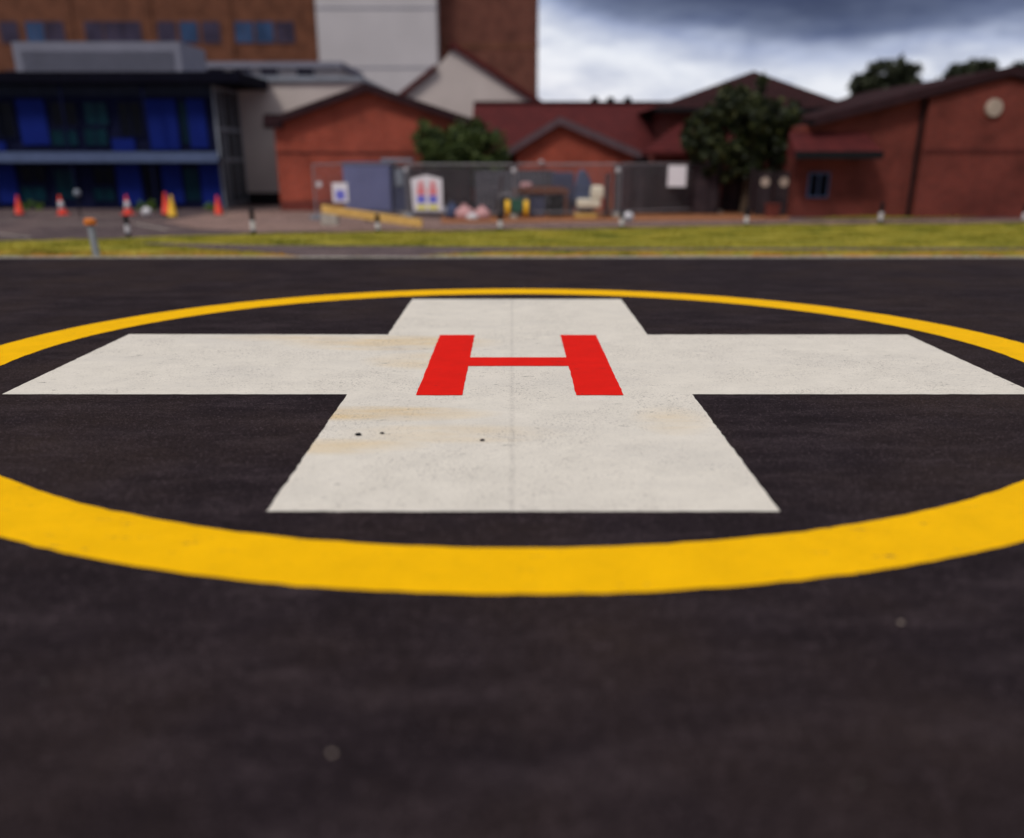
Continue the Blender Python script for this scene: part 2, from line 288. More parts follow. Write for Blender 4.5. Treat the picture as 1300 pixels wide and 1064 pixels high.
# ------------------------------------------------------------------ mesh helper
ORG = {}
class MB:
    def __init__(s): s.v = []; s.f = []
    def add(s, vs, fs):
        k = len(s.v); s.v += [tuple(p) for p in vs]; s.f += [tuple(i+k for i in f) for f in fs]; return s
    def box(s, x0, x1, y0, y1, z0, z1):
        x0, x1 = min(x0, x1), max(x0, x1); y0, y1 = min(y0, y1), max(y0, y1); z0, z1 = min(z0, z1), max(z0, z1)
        return s.add([(x0,y0,z0),(x1,y0,z0),(x1,y1,z0),(x0,y1,z0),(x0,y0,z1),(x1,y0,z1),(x1,y1,z1),(x0,y1,z1)],
                     [(0,3,2,1),(4,5,6,7),(0,1,5,4),(1,2,6,5),(2,3,7,6),(3,0,4,7)])
    def prism(s, poly, y0, y1):          # poly of (x, z), extruded along y
        n = len(poly); return s.add([(x, y0, z) for x, z in poly]+[(x, y1, z) for x, z in poly],
            [tuple(range(n)), tuple(range(2*n-1, n-1, -1))]+[(i, i+n, (i+1) % n+n, (i+1) % n) for i in range(n)])
    def sheet(s, poly, z):
        n = len(poly); return s.add([(x, y, z) for x, y in poly], [tuple(range(n))])
    def slab(s, poly, z0, z1):
        n = len(poly); return s.add([(x, y, z0) for x, y in poly]+[(x, y, z1) for x, y in poly],
            [tuple(range(n-1, -1, -1)), tuple(range(n, 2*n))]+[(i, (i+1) % n, (i+1) % n+n, i+n) for i in range(n)])
    def tube(s, p, q, r0, r1=None, n=10):
        r1 = r0 if r1 is None else r1; p = np.array(p, float); q = np.array(q, float); d = (q-p)/np.linalg.norm(q-p)
        a = np.cross(d, (0, 0, 1) if abs(d[2]) < .9 else (1, 0, 0)); a /= np.linalg.norm(a); b = np.cross(d, a)
        vs = [p+r0*(cos(2*pi*i/n)*a+sin(2*pi*i/n)*b) for i in range(n)]+[q+r1*(cos(2*pi*i/n)*a+sin(2*pi*i/n)*b) for i in range(n)]
        return s.add(vs, [(i, (i+1) % n, (i+1) % n+n, i+n) for i in range(n)]+[tuple(range(n-1, -1, -1)), tuple(range(n, 2*n))])
    def lathe(s, prof, c, n=20):
        vs = [(c[0]+r*cos(2*pi*i/n), c[1]+r*sin(2*pi*i/n), c[2]+z) for r, z in prof for i in range(n)]
        fs = [(j*n+i, j*n+(i+1) % n, (j+1)*n+(i+1) % n, (j+1)*n+i) for j in range(len(prof)-1) for i in range(n)]
        fs += [tuple(range(n-1, -1, -1)), tuple(range((len(prof)-1)*n, len(prof)*n))]; return s.add(vs, fs)
    def ball(s, c, rx, ry, rz, wob=0.0, n=14, m=9):
        vs = [(c[0], c[1], c[2]-rz)]
        for j in range(1, m):
            for i in range(n):
                k = 1+wob*(random.random()-.5)
                vs.append((c[0]+k*rx*sin(pi*j/m)*cos(2*pi*i/n), c[1]+k*ry*sin(pi*j/m)*sin(2*pi*i/n), c[2]-rz*cos(pi*j/m)*k))
        vs.append((c[0], c[1], c[2]+rz)); L = len(vs)-1
        fs = [(0, 1+(i+1) % n, 1+i) for i in range(n)]
        for j in range(m-2): fs += [(1+j*n+i, 1+j*n+(i+1) % n, 1+(j+1)*n+(i+1) % n, 1+(j+1)*n+i) for i in range(n)]
        fs += [(1+(m-2)*n+i, 1+(m-2)*n+(i+1) % n, L) for i in range(n)]; return s.add(vs, fs)
    def build(s, name, mat, parent=None, smooth=False, bev=0.0):
        org = ORG.get(parent.name, (0, 0, 0)) if parent else (0, 0, 0)
        me = bpy.data.meshes.new(name); me.from_pydata([(x-org[0], y-org[1], z-org[2]) for x, y, z in s.v], [], s.f); me.update()
        me.materials.append(M[mat])
        o = bpy.data.objects.new(name, me); COL.objects.link(o)
        if parent: o.parent = parent
        ORG[o.name] = org
        if smooth:
            for p in me.polygons: p.use_smooth = True
        if bev:
            b = o.modifiers.new('bevel', 'BEVEL'); b.width = bev; b.segments = 2; b.limit_method = 'ANGLE'
        return o
def tag(o, label, cat, group=None):
    o['label'] = label; o['category'] = cat
    if group: o['group'] = group
    return o
def thing(name, label, cat, loc, group=None):
    o = bpy.data.objects.new(name, None); COL.objects.link(o); o.location = loc; o.empty_display_size = .3
    ORG[o.name] = tuple(loc); return tag(o, label, cat, group)
def struct(o, kind='structure'): o['kind'] = kind; return o
def children(o): return [c for c in bpy.data.objects if c.parent == o]
def copy_tree(o, parent=None):
    c = o.copy(); COL.objects.link(c); c.parent = parent
    for ch in children(o): copy_tree(ch, c)
    return c

# ================================================================== GROUND
struct(MB().sheet([(-400, -60), (400, -60), (400, 700), (-400, 700)], 0.0).build('ground', 'carpark'))
EDGE = G(650, 328.3)[1]
struct(MB().sheet([(-40, -10), (40, -10), (40, EDGE), (-40, EDGE)], .008).build('helipad_tarmac', 'asphalt'))
# concrete edging, a shade above the tarmac
kb = MB()
x = -40.0
while x < 40:
    kb.box(x, x+.905, EDGE, EDGE+.10, 0, .035+random.uniform(-.006, .008)); x += .915
struct(kb.build('kerb', 'concrete'))
# lawn
top_edge = [(-700, 306), (0, 306), (60, 305.5), (130, 304), (200, 300.5), (330, 297), (640, 293), (1000, 286), (1300, 284), (2200, 281)]
lawn_poly = [(-40, EDGE+.1), (40, EDGE+.1)] + [G(*p) for p in reversed(top_edge)]
lawn = struct(MB().sheet(lawn_poly, .004).build('lawn', 'lawn'))
path_px = [(165, 308.5), (230, 309.5), (330, 312), (600, 314), (800, 315.2), (2400, 315.2), (2400, 318), (800, 318), (620, 319.5), (560, 324), (520, 327.4), (395, 327.4), (345, 322), (270, 317), (210, 312.5)]
path_poly = [G(*p) for p in path_px]
struct(MB().sheet(path_poly, .012).build('footpath', 'path'))
pv = [G(*p) for p in [(205, 281.5), (280, 270), (345, 267), (415, 268), (560, 279), (560, 291), (420, 294), (330, 295.5), (250, 291)]]
struct(MB().sheet(pv, .010).build('pavement', 'paving'))
# strip of pinkish road and low kerb behind the lawn
rp = [G(*p) for p in [(560, 292), (640, 291), (1000, 284.5), (1300, 282.5), (2200, 279.5), (2200, 276), (1300, 278.5), (1000, 281), (560, 285.5)]]
struct(MB().sheet(rp, .006).build('road', 'paving'))
kb2 = MB()
pts = [G(*p) for p in [(400, 296), (640, 292.2), (1000, 285.2), (1300, 283.2), (1700, 282)]]
for a, b in zip(pts[:-1], pts[1:]):
    kb2.slab([a, b, (b[0], b[1]+.12), (a[0], a[1]+.12)], 0, .06)
struct(kb2.build('kerb', 'paving'))
er = [G(*p) for p in [(560, 284), (700, 282), (1000, 279), (1005, 272), (980, 266), (560, 266)]]
struct(MB().sheet(er, .004).build('bare_earth', 'earth'))
g2 = [G(*p) for p in [(1010, 279), (1300, 276), (2200, 272), (2200, 262), (1170, 268), (1150, 274)]]
struct(MB().sheet(g2, .014).build('lawn', 'lawn'))
# worn white bay lines on the car park
bl = MB()
for a, b in [((-60, 291), (40, 302)), ((40, 284), (150, 285.5)), ((-120, 279), (20, 281)), ((100, 275), (170, 276)), ((170, 284), (212, 292)), ((-40, 271.5), (80, 272))]:
    p, q = G(*a), G(*b); d = np.array(q)-np.array(p); d = d/np.linalg.norm(d); nn = (-d[1]*.05, d[0]*.05)
    bl.sheet([(p[0]-nn[0], p[1]-nn[1]), (q[0]-nn[0], q[1]-nn[1]), (q[0]+nn[0], q[1]+nn[1]), (p[0]+nn[0], p[1]+nn[1])], .008)
struct(bl.build('parking_bay_marking', 'concrete'))

# ---- painted markings on the pad
CY = 9.89; RO, RI = 5.68, 5.09
ring = MB(); n = 360; vs = []
for i in range(n):
    a = 2*pi*i/n; ro = RO+random.gauss(0, .004); ri = RI+random.gauss(0, .004)
    vs += [(.04+ro*cos(a), CY+ro*sin(a), .012), (.04+ri*cos(a), CY+ri*sin(a), .012)]
ring.add(vs, [(2*i, 2*((i+1) % n), 2*((i+1) % n)+1, 2*i+1) for i in range(n)])
tag(ring.build('landing_circle', 'yellow'), 'wide yellow painted ring on the tarmac around the white cross', 'road marking')
def rough_poly(pts, step=.08, j=.0025):
    out = []
    for (a, b) in zip(pts, pts[1:]+pts[:1]):
        L = math.dist(a, b); k = max(1, int(L/step))
        for i in range(k):
            out.append((a[0]+(b[0]-a[0])*i/k+(random.gauss(0, j) if i else 0), a[1]+(b[1]-a[1])*i/k+(random.gauss(0, j) if i else 0)))
    return out
y0, y1, y2, y3 = 5.375, 8.39, 11.42, 14.40
cross = [(-1.5, y0), (1.5, y0), (1.5, y1), (4.5, y1), (4.5, y2), (1.5, y2), (1.5, y3), (-1.5, y3), (-1.5, y2), (-4.5, y2+.03), (-4.5, y1), (-1.5, y1)]
cross = [(x_+.066, y_) for x_, y_ in cross]
tag(MB().sheet(rough_poly(cross), .012).build('cross_marking', 'white'), 'large white painted cross on the tarmac inside the yellow ring', 'road marking')
h = [(-.83, 8.34), (-.43, 8.34), (-.43, 9.60), (.556, 9.60), (.556, 8.34), (.965, 8.34), (.965, 11.38), (.556, 11.38), (.556, 10.04), (-.43, 10.04), (-.43, 11.38), (-.83, 11.38)]
tag(MB().sheet(rough_poly(h, .08, .002), .016).build('letter_marking', 'red'), 'red painted capital letter H in the middle of the white cross', 'road marking')
# loose chippings
for (px, py, s, m, lab) in [(455, 555, .020, 'black', 'small black tarmac chip on the white cross, larger of the two at left'), (485, 553, .012, 'black', 'tiny black tarmac chip on the white cross, smaller of the two at left'),
                            (612, 562, .014, 'timber_dark', 'thin brown chip on the white cross below the red letter'),
                            (1143, 795, .009, 'vent_buff', 'small pale stone on dark tarmac outside the ring at right'), (422, 962, .008, 'vent_buff', 'small pale stone on dark tarmac nearest the camera')]:
    gx_, gy_ = G(px, py)
    tag(MB().ball((gx_, gy_, .016+s*.35), s*1.3, s, s*.45, .5, 9, 6).build('stone_chip', m), lab, 'stone', 'loose chippings on the pad')

# ---- grass blades
def inside(P, poly):
    x, y = P[:, 0], P[:, 1]; c = np.zeros(len(P), bool); n = len(poly)
    for i in range(n):
        (x1, y1_), (x2, y2_) = poly[i], poly[(i+1) % n]
        if y1_ == y2_: continue
        c ^= ((y1_ > y) != (y2_ > y)) & (x < (x2-x1)*(y-y1_)/(y2_-y1_)+x1)
    return c
def grass(name, polys, holes, n, box, hmin, hmax, label):
    P = np.column_stack([rng.uniform(box[0], box[1], n), rng.uniform(box[2], box[3], n)])
    k = np.zeros(n, bool)
    for p in polys: k |= inside(P, p)
    for p in holes: k &= ~inside(P, p)
    P = P[k]; n = len(P); h_ = rng.uniform(hmin, hmax, n)*(0.7+.6*(np.sin(P[:, 0]*1.7+np.sin(P[:, 1]*2.3)*2) > 0.2)); a = rng.uniform(0, 2*pi, n); wd = rng.uniform(.008, .016, n)
    lx, ly = rng.normal(0, .4, n)*h_, rng.normal(0, .4, n)*h_
    z = np.full(n, .0)
    V = np.empty((n*3, 3)); V[0::3] = np.column_stack([P[:, 0]-wd*np.cos(a), P[:, 1]-wd*np.sin(a), z]); V[1::3] = np.column_stack([P[:, 0]+wd*np.cos(a), P[:, 1]+wd*np.sin(a), z])
    V[2::3] = np.column_stack([P[:, 0]+lx, P[:, 1]+ly, h_])
    me = bpy.data.meshes.new(name); me.from_pydata(V.tolist(), [], [(3*i, 3*i+1, 3*i+2) for i in range(n)]); me.materials.append(M['blades'])
    o = bpy.data.objects.new(name, me); COL.objects.link(o); o['kind'] = 'stuff'; o['label'] = label; o['category'] = 'grass'; return o
grass('grass', [lawn_poly], [path_poly], 190000, (-20, 20, EDGE+.1, 33), .02, .06, 'short yellow-green grass of the verge behind the helipad')
grass('grass', [g2], [], 26000, (8, 26, 33, 40), .03, .08, 'dry grass strip at the foot of the dark brick building')

# ================================================================== PLANTS
def leaves(blobs, n, size, clump=.5):
    tot = sum(b[3]*b[4]*b[5] for b in blobs); V = []; F = []
    for (cx, cy, cz, rx, ry, rz) in blobs:
        k = int(n*rx*ry*rz/tot); nc = max(6, k//45)
        d = rng.normal(size=(nc, 3)); d /= np.linalg.norm(d, axis=1)[:, None]; rad = rng.uniform(.45, 1.05, nc)**.6
        cc = d*rad[:, None]*np.array([rx, ry, rz])+np.array([cx, cy, cz])
        for i in range(k):
            c = cc[rng.integers(nc)]+rng.normal(0, clump*min(rx, rz)*.36, 3)
            s = size*rng.uniform(.6, 1.4); u = rng.normal(size=3); u /= np.linalg.norm(u); v = np.cross(u, rng.normal(size=3)); v /= np.linalg.norm(v)
            j = len(V); V += [tuple(c-u*s), tuple(c+v*s*.5), tuple(c+u*s), tuple(c-v*s*.5)]; F.append((j, j+1, j+2, j+3))
    mb = MB(); mb.v = V; mb.f = F; return mb
def tree(name, label, cat, base, blobs, n, size, mat, trunk_r, group=None, limbs=True):
    t = thing(name, label, cat, (base[0], base[1], 0), group)
    tk = MB(); top = max(b[2] for b in blobs); mid = (base[0]+.05, base[1], top*.5)
    tk.tube((base[0], base[1], -.02), mid, trunk_r, trunk_r*.65, 9); tk.tube(mid, (base[0], base[1]+.1, top), trunk_r*.65, trunk_r*.2, 8)
    if limbs:
        for b in blobs: tk.tube((mid[0], mid[1], mid[2]*random.uniform(.55, 1)), (b[0], b[1], b[2]), trunk_r*.45, trunk_r*.12, 6)
    tk.build('trunk', 'bark', t); leaves(blobs, n, size).build('crown', mat, t); return t
def blobset(pxs, Y, dep):
    out = []
    for (px, py, rx, rz, dy) in pxs:
        X, Z = at(px, py, Y); X2, _ = at(px+rx, py, Y); _, Z2 = at(px, py-rz, Y); out.append((X, Y+dy, Z, X2-X, dep, Z2-Z))
    return out
b1 = blobset([(560, 195, 34, 28, 0), (592, 180, 34, 26, .3), (622, 194, 26, 26, 0), (545, 175, 20, 20, .2), (590, 212, 50, 24, .2), (610, 170, 20, 16, .2)], 37.1, .8)
tree('bush', 'rounded dark green bush behind the fence between the two red gables', 'bush', (at(588, 250, 37.1)[0], 37.1), b1, 9000, .085, 'leaf_bush', .09)
b2 = blobset([(930, 132, 22, 22, 0), (962, 118, 20, 18, .3), (948, 150, 34, 24, 0), (902, 158, 24, 20, 0), (990, 150, 20, 22, 0), (945, 182, 56, 28, .3), (893, 188, 26, 16, -.3), (1004, 186, 26, 20, 0), (1002, 160, 18, 16, .2), (882, 174, 20, 16, 0), (925, 212, 40, 16, .2), (975, 212, 30, 14, .1)], 36.2, 1.1)
tree('broadleaf_tree', 'large dark broadleaf tree beside the right end of the mesh fence', 'tree', (at(945, 260, 36.2)[0], 36.2), b2, 15000, .11, 'leaf_tree', .16)
for i, (pxs, Y, lab) in enumerate([
    ([(1120, 98, 24, 16, 0), (1148, 92, 22, 14, 1), (1098, 112, 16, 16, 0), (1130, 120, 40, 20, 0)], 78, 'far dark tree above the left slope of the dark brick gable'),
    ([(1215, 96, 20, 12, 0), (1245, 90, 26, 14, 1), (1285, 94, 22, 14, 0), (1240, 112, 50, 18, 0)], 84, 'far dark tree behind the peak of the dark brick gable')]):
    bb = blobset(pxs, Y, 2.2); tree('far_tree', lab, 'tree', (bb[0][0], Y), bb, 4500, .28, 'leaf_far', .35, 'trees behind the right building')
for px, py, wv, lab in [(38, 262, 14, 'low green plant beside the leftmost red cone'), (186, 260, 12, 'low green plant by the blue building between two cones'), (268, 262, 8, 'small green plant touching the rightmost red cone')]:
    X, Y = G(px, 271); Y = 38.6; X = at(px, py, Y)[0]; _, Z = at(px, py-4, Y); s = wv/px if 0 else wv*2.1/75
    bb = [(X, Y, Z*.5, s*1.1, .25, Z*.6), (X+s*.6, Y, Z*.4, s*.7, .2, Z*.5)]
    tree('low_plant', lab, 'plant', (X, Y), bb, 500, .05, 'leaf_low', .02, 'low plants by the blue building', True)

# ================================================================== BUILDINGS
def window(root, X0, X1, Z0, Z1, Y, fm='frame_grey', gm='glass', bars=1, label=None):
    f = MB(); t_ = .05
    f.box(X0, X1, Y-.06, Y+.03, Z0, Z0+t_).box(X0, X1, Y-.06, Y+.03, Z1-t_, Z1).box(X0, X0+t_, Y-.057, Y+.027, Z0+t_, Z1-t_).box(X1-t_, X1, Y-.057, Y+.027, Z0+t_, Z1-t_)
    for k in range(1, bars+1):
        xx = X0+(X1-X0)*k/(bars+1); f.box(xx-.02, xx+.02, Y-.05, Y+.02, Z0+t_, Z1-t_)
    fo = f.build('window', fm, root)
    if label: fo['label'] = label
    MB().box(X0+t_, X1-t_, Y-.028, Y-.008, Z0+t_, Z1-t_).build('pane', gm, fo); return fo
def gable(name, label, D, depth, xl, xr, ybase, apex, eL, eR, wall, roofm, verge, over=.35, cat='building', wl=None):
    """gable-fronted building: pixel corners on the plane Y = D"""
    XL = at(xl, ybase, D)[0]; XR = at(xr, ybase, D)[0]; AX, AZ = at(*apex, D); ELX, ELZ = at(*eL, D); ERX, ERZ = at(*eR, D)
    t = thing(name, label, cat, ((XL+XR)/2, D, 0))
    sL = (AZ-ELZ)/(AX-ELX); sR = (AZ-ERZ)/(ERX-AX)
    zl = AZ-sL*(AX-XL); zr = AZ-sR*(XR-AX); th = .16
    MB().prism([(XL, -.05), (XR, -.05), (XR, zr-th), (AX, AZ-th), (XL, zl-th)], D, D+depth).build('wall', wall, t)
    r = MB(); r.prism([(ELX, ELZ-.14), (AX, AZ-.14), (AX, AZ), (ELX, ELZ)], D-over+.03, D+depth+over)
    r.prism([(AX, AZ-.14), (ERX, ERZ-.14), (ERX, ERZ), (AX, AZ)], D-over+.03, D+depth+over); ro = r.build('roof', roofm, t)
    v = MB(); v.prism([(ELX-.02, ELZ-.24), (AX, AZ-.24), (AX, AZ+.02), (ELX-.02, ELZ+.02)], D-over-.03, D-over+.028)
    v.prism([(AX, AZ-.24), (ERX+.02, ERZ-.24), (ERX+.02, ERZ+.02), (AX, AZ+.02)], D-over-.03, D-over+.028); v.build('verge_board', verge, ro)
    for ex, ez, sgn in ((ELX, ELZ, -1), (ERX, ERZ, 1)):
        MB().box(ex-.06+sgn*.05, ex+.06+sgn*.05, D-over, D+depth+over, ez-.22, ez-.10).build('gutter', 'black', ro)
    return t, XL, XR, AX, AZ
# red gable, nearest the cones
rg, XL, XR, AX, AZ = gable('brick_building', 'bright red brick building with the broad gable behind the blue-grey container', 38.0, 9, 357, 606, 268, (466, 107), (340, 153), (600, 152), 'brick_red', 'tile_red', 'verge')
X0, _ = at(357, 200, 38); MB().box(XL+.004, XR-.004, 37.988, 38.0, .0, .35).build('plinth', 'brick_dark', rg)
zc_ = at(450, 194, 38)[1]; MB().box(XL+.003, XR-.003, 37.975, 37.998, zc_-.03, zc_+.03).build('string_course', 'brick_band', rg)
# eave end block at the left of the gable
MB().box(*[at(335, 150, 37.8)[0], at(357, 150, 37.8)[0]], 37.66, 38.3, at(350, 163, 37.8)[1], at(350, 147, 37.8)[1]).build('eave_box', 'verge', rg)
# second smaller gable
g2_, *_ = gable('brick_building', 'smaller red brick gable behind the middle of the mesh fence', 38.6, 4, 655, 802, 268, (710, 149), (646, 189), (812, 193), 'brick_red', 'tile_dark', 'verge_grey', .3)
AXl, AZl = at(687, 206, 38.6); MB().lathe([(.0, -.02), (.09, 0), (.09, .05), (.05, .07), (0.01, .07)], (AXl, 38.5, AZl), 12).build('wall_lamp', 'white_plastic', g2_)
# long low wing with a red tiled roof
D = 42.0
XLw = at(604, 200, D)[0]; XRw = at(1020, 200, D)[0]; eZ = at(700, 197, D)[1]; rZ = at(700, 132, 46)[1]
wg = thing('hospital_wing', 'long low brick wing with plain red tiled roof behind the small gable', 'building', ((XLw+XRw)/2, D, 0))
MB().box(XLw, XRw, D, D+8, -.05, eZ).build('wall', 'brick_red', wg)
rf = MB().prism([(0, 0)]*3, 0, 0); rf = MB()
rf.add([(XLw-.2, D-.5, eZ-.05), (XRw+.2, D-.5, eZ-.05), (XRw+.2, D+4, rZ), (XLw-.2, D+4, rZ), (XLw-.2, D+8.5, eZ-.05), (XRw+.2, D+8.5, eZ-.05)], [(0, 1, 2, 3), (3, 2, 5, 4), (0, 3, 4), (1, 5, 2), (0, 4, 5, 1)])
ro = rf.build('roof', 'tile_red', wg)
MB().tube((XLw-.2, D+4, rZ), (XRw+.2, D+4, rZ), .11).build('ridge_tile', 'tile_dark', ro)
MB().box(XLw, XRw, D-.62, D-.51, eZ-.14, eZ-.02).build('gutter', 'black', ro)
for px in (755, 775, 797):
    X, Z = at(px, 131, 46.0)
    MB().lathe([(.12, -.25), (.10, .02), (.17, .05), (.17, .12), (.05, .2), (.01, .2)], (X, 46.0, Z+.05), 12).build('roof_vent', 'black', wg)
# hipped dark-roofed block in the middle distance
D = 40.0; dep = 9
hx0 = at(818, 140, D)[0]; hx1 = at(1085, 150, D)[0]; hz = at(818, 138, D)[1]; pkX, pkZ = at(957, 90, D+4)
hb = thing('hipped_building', 'dark building with steep hipped roof peaking behind the large tree', 'building', ((hx0+hx1)/2, D, 0))
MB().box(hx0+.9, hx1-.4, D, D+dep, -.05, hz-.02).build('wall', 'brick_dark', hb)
rr_ = MB().add([(hx0+.3, D-.4, hz), (hx1, D-.4, hz), (hx1, D+dep+.4, hz), (hx0+.3, D+dep+.4, hz), (pkX, D+4, pkZ), (pkX+.2, D+5, pkZ)], [(0, 1, 4), (1, 2, 5, 4), (2, 3, 5), (3, 0, 4, 5), (0, 3, 2, 1)]).build('roof', 'tile_dark', hb)
MB().box(hx0+.3, hx1, D-.5, D-.405, hz-.12, hz+.02).build('gutter', 'black', rr_)
# lower lean-to roof in front of it
zt = at(850, 152, 39.6)[1]; zb = at(850, 192, 38.4)[1]
MB().add([(at(815, 190, 38.4)[0], 38.4, zb), (at(1003, 190, 38.4)[0], 38.4, zb), (at(1003, 160, 39.98)[0], 39.98, zt), (at(868, 160, 39.98)[0], 39.98, zt),
          (at(815, 190, 38.4)[0], 38.4, zb-.12), (at(1003, 190, 38.4)[0], 38.4, zb-.12), (at(1003, 160, 39.98)[0], 39.98, zt-.12), (at(868, 160, 39.98)[0], 39.98, zt-.12)],
         [(0, 1, 2, 3), (7, 6, 5, 4), (0, 4, 5, 1), (1, 5, 6, 2), (3, 2, 6, 7), (0, 3, 7, 4)]).build('lean_to_roof', 'tile_red', hb)
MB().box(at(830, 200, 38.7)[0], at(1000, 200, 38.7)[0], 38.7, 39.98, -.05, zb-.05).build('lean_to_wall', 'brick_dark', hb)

# dark brick building at the right
D = 34.2
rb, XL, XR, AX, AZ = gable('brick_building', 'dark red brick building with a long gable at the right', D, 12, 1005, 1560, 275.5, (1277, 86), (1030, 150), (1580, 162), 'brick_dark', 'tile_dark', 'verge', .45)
# projecting bay right of the corner, the lower storey band and downpipe
bx = at(1161, 272, D-.4)[0]; sl = None
ELX, ELZ = at(1030, 150, D); sL = (AZ-ELZ)/(AX-ELX); ERX, ERZ = at(1580, 162, D); sR = (AZ-ERZ)/(ERX-AX)
MB().prism([(bx, -.04), (XR-.3, -.04), (XR-.3, AZ-sR*(XR-.3-AX)-.3), (AX, AZ-.3), (bx, AZ-sL*(AX-bx)-.3)], D-.3, D-.003).build('bay_wall', 'brick_dark', rb)
zb_ = at(1200, 192, D-.3)[1]
MB().box(bx+.002, XR-.3, D-.325, D-.303, zb_-.07, zb_+.07).build('string_course', 'brick_band', rb)
MB().tube((bx-.12, D-.1, 0), (bx-.12, D-.1, AZ-sL*(AX-bx)-.35), .05).build('downpipe', 'black', rb)
wx, wz = at(1262, 137, D-.35)
MB().tube((wx, D-.30, wz), (wx, D-.42, wz), .27, .25, 24).build('round_vent', 'vent_buff', rb)
x0_, z1_ = at(1027, 219, D); x1_, z0_ = at(1050, 251, D)
window(rb, x0_, x1_, z0_, z1_, D-.02, 'steel_blue', 'glass', 1)
# canopy over the door side
cz1 = at(1060, 172, D-.9)[1]; cz0 = at(1060, 193, D-1.0)[1]; ca, cb = at(1010, 190, D-1)[0], at(1122, 190, D-1)[0]
cn = MB().add([(ca, D-1.0, cz0), (cb, D-1.0, cz0), (cb-.3, D-.01, cz1+.1), (ca, D-.01, cz1+.1), (ca, D-1.0, cz0-.16), (cb, D-1.0, cz0-.16), (cb-.3, D-.01, cz0-.16), (ca, D-.01, cz0-.16)],
              [(0, 1, 2, 3), (7, 6, 5, 4), (0, 4, 5, 1), (1, 5, 6, 2), (3, 2, 6, 7), (0, 3, 7, 4)]).build('canopy', 'tile_red', rb)
MB().box(ca, cb, D-1.06, D-1.005, cz0-.20, cz0+.02).build('fascia', 'black', cn)
# double timber gate between tree and dark brick building
D = 34.9; ga, gb = at(957, 265, D)[0], at(1003, 265, D)[0]; gh = at(980, 218, D)[1]
gt = thing('timber_gate', 'dark double timber gate with two pale round plates beside the dark brick wall', 'gate', ((ga+gb)/2, D, 0))
for x0_, x1_ in ((ga, (ga+gb)/2-.02), ((ga+gb)/2+.02, gb)):
    m_ = MB(); k = 5
    for i in range(k): m_.box(x0_+(x1_-x0_)*i/k+.005, x0_+(x1_-x0_)*(i+1)/k-.005, D, D+.04, .04, gh)
    m_.box(x0_, x1_, D+.042, D+.09, .3, .42).box(x0_, x1_, D+.042, D+.09, gh-.4, gh-.28)
    lf = m_.build('gate_leaf', 'timber_dark', gt)
    MB().tube(((x0_+x1_)/2, D, gh-.32), ((x0_+x1_)/2, D-.02, gh-.32), .15, .15, 18).build('round_plate', 'vent_buff', lf)
X, _ = at(954, 265, D); MB().box(X-.09, X+.0, D-.02, D+.1, 0, gh+.1).build('gate_post', 'timber_dark', gt)
# a low brick pier near the gate
X, Y = G(985, 278); tag(MB().box(X-.1, X+.3, 34.1, 34.4, 0, .36).box(X-.13, X+.33, 34.07, 34.43, .36, .42).build('brick_pier', 'brick_dark'), 'low red brick pier in front of the timber gate', 'pier')

# cream building between blue block and red gable
D = 43.2
xa, xb = at(311, 262, D)[0], at(420, 262, D)[0]; zt = at(350, 104, D)[1]
cb_ = thing('rendered_building', 'off-white rendered building between the blue block and the red gable', 'building', ((xa+xb)/2, D, 0))
MB().box(xa, xb+1.5, D, D+9, -.05, zt).build('wall', 'render', cb_)
MB().box(xa-.1, xb+1.6, D-.15, D+9.1, zt+.002, zt+.18).build('roof', 'frame_grey', cb_)
x0_, z1_ = at(336, 145, D); x1_, z0_ = at(352, 160, D); window(cb_, x0_, x1_+.3, z0_, z1_, D-.03, 'verge', 'glass', 0)
MB().box(xa, xb, D-.02, D-.002, 0, .45).build('plinth', 'black', cb_)
# pale flat-roofed block with ribbon behind the blue block
D = 60
xa, z1_ = at(244, 79, D); xb, z0_ = at(432, 104, D)
fb = thing('flat_roofed_building', 'pale grey flat-roofed block showing above the blue building roof', 'building', ((xa+xb)/2, D, 0))
MB().box(xa, xb, D, D+8, -.05, z1_-.3).build('wall', 'render_cool', fb); MB().box(xa-.2, xb+.2, D-.3, D+8.2, z1_-.298, z1_).build('roof', 'plant_grey', fb)
for px in (262, 296, 330, 376):
    x0_, zz = at(px, 88, D); window(fb, x0_, x0_+1.0, zz-.35, zz+.3, D-.03, 'frame_grey', 'glass_grey', 0)

# cream asymmetrical gable
D = 52.0; P = lambda px, py: at(px, py, D)
ax_, az_ = P(576, 59); rx_, rz_ = P(692, 134); lx_, lz_ = P(552, 88); llx, llz = P(515, 118); llx2, _ = P(505, 118)
wgb = thing('cream_gable_building', 'off-white gable building with a red verge in front of the brick tower', 'building', (ax_, D, 0))
MB().prism([(llx, -.05), (rx_-.15, -.05), (rx_-.15, rz_-.1), (ax_, az_-.1), (ax_-.12, az_-.2), (lx_, lz_), (llx, llz)], D, D+7).build('wall', 'render', wgb)
MB().prism([(ax_-.1, az_-.05), (rx_, rz_-.14), (rx_, rz_+.1), (ax_, az_+.16), (ax_-.3, az_-.05)], D-.3, D+7.2).build('roof', 'tile_red', wgb)
MB().prism([(llx-.3, llz-.25), (lx_+.05, lz_-.02), (lx_+.05, lz_+.2), (llx-.3, llz-.02)], D-.3, D+7.2).build('roof', 'tile_red', wgb)

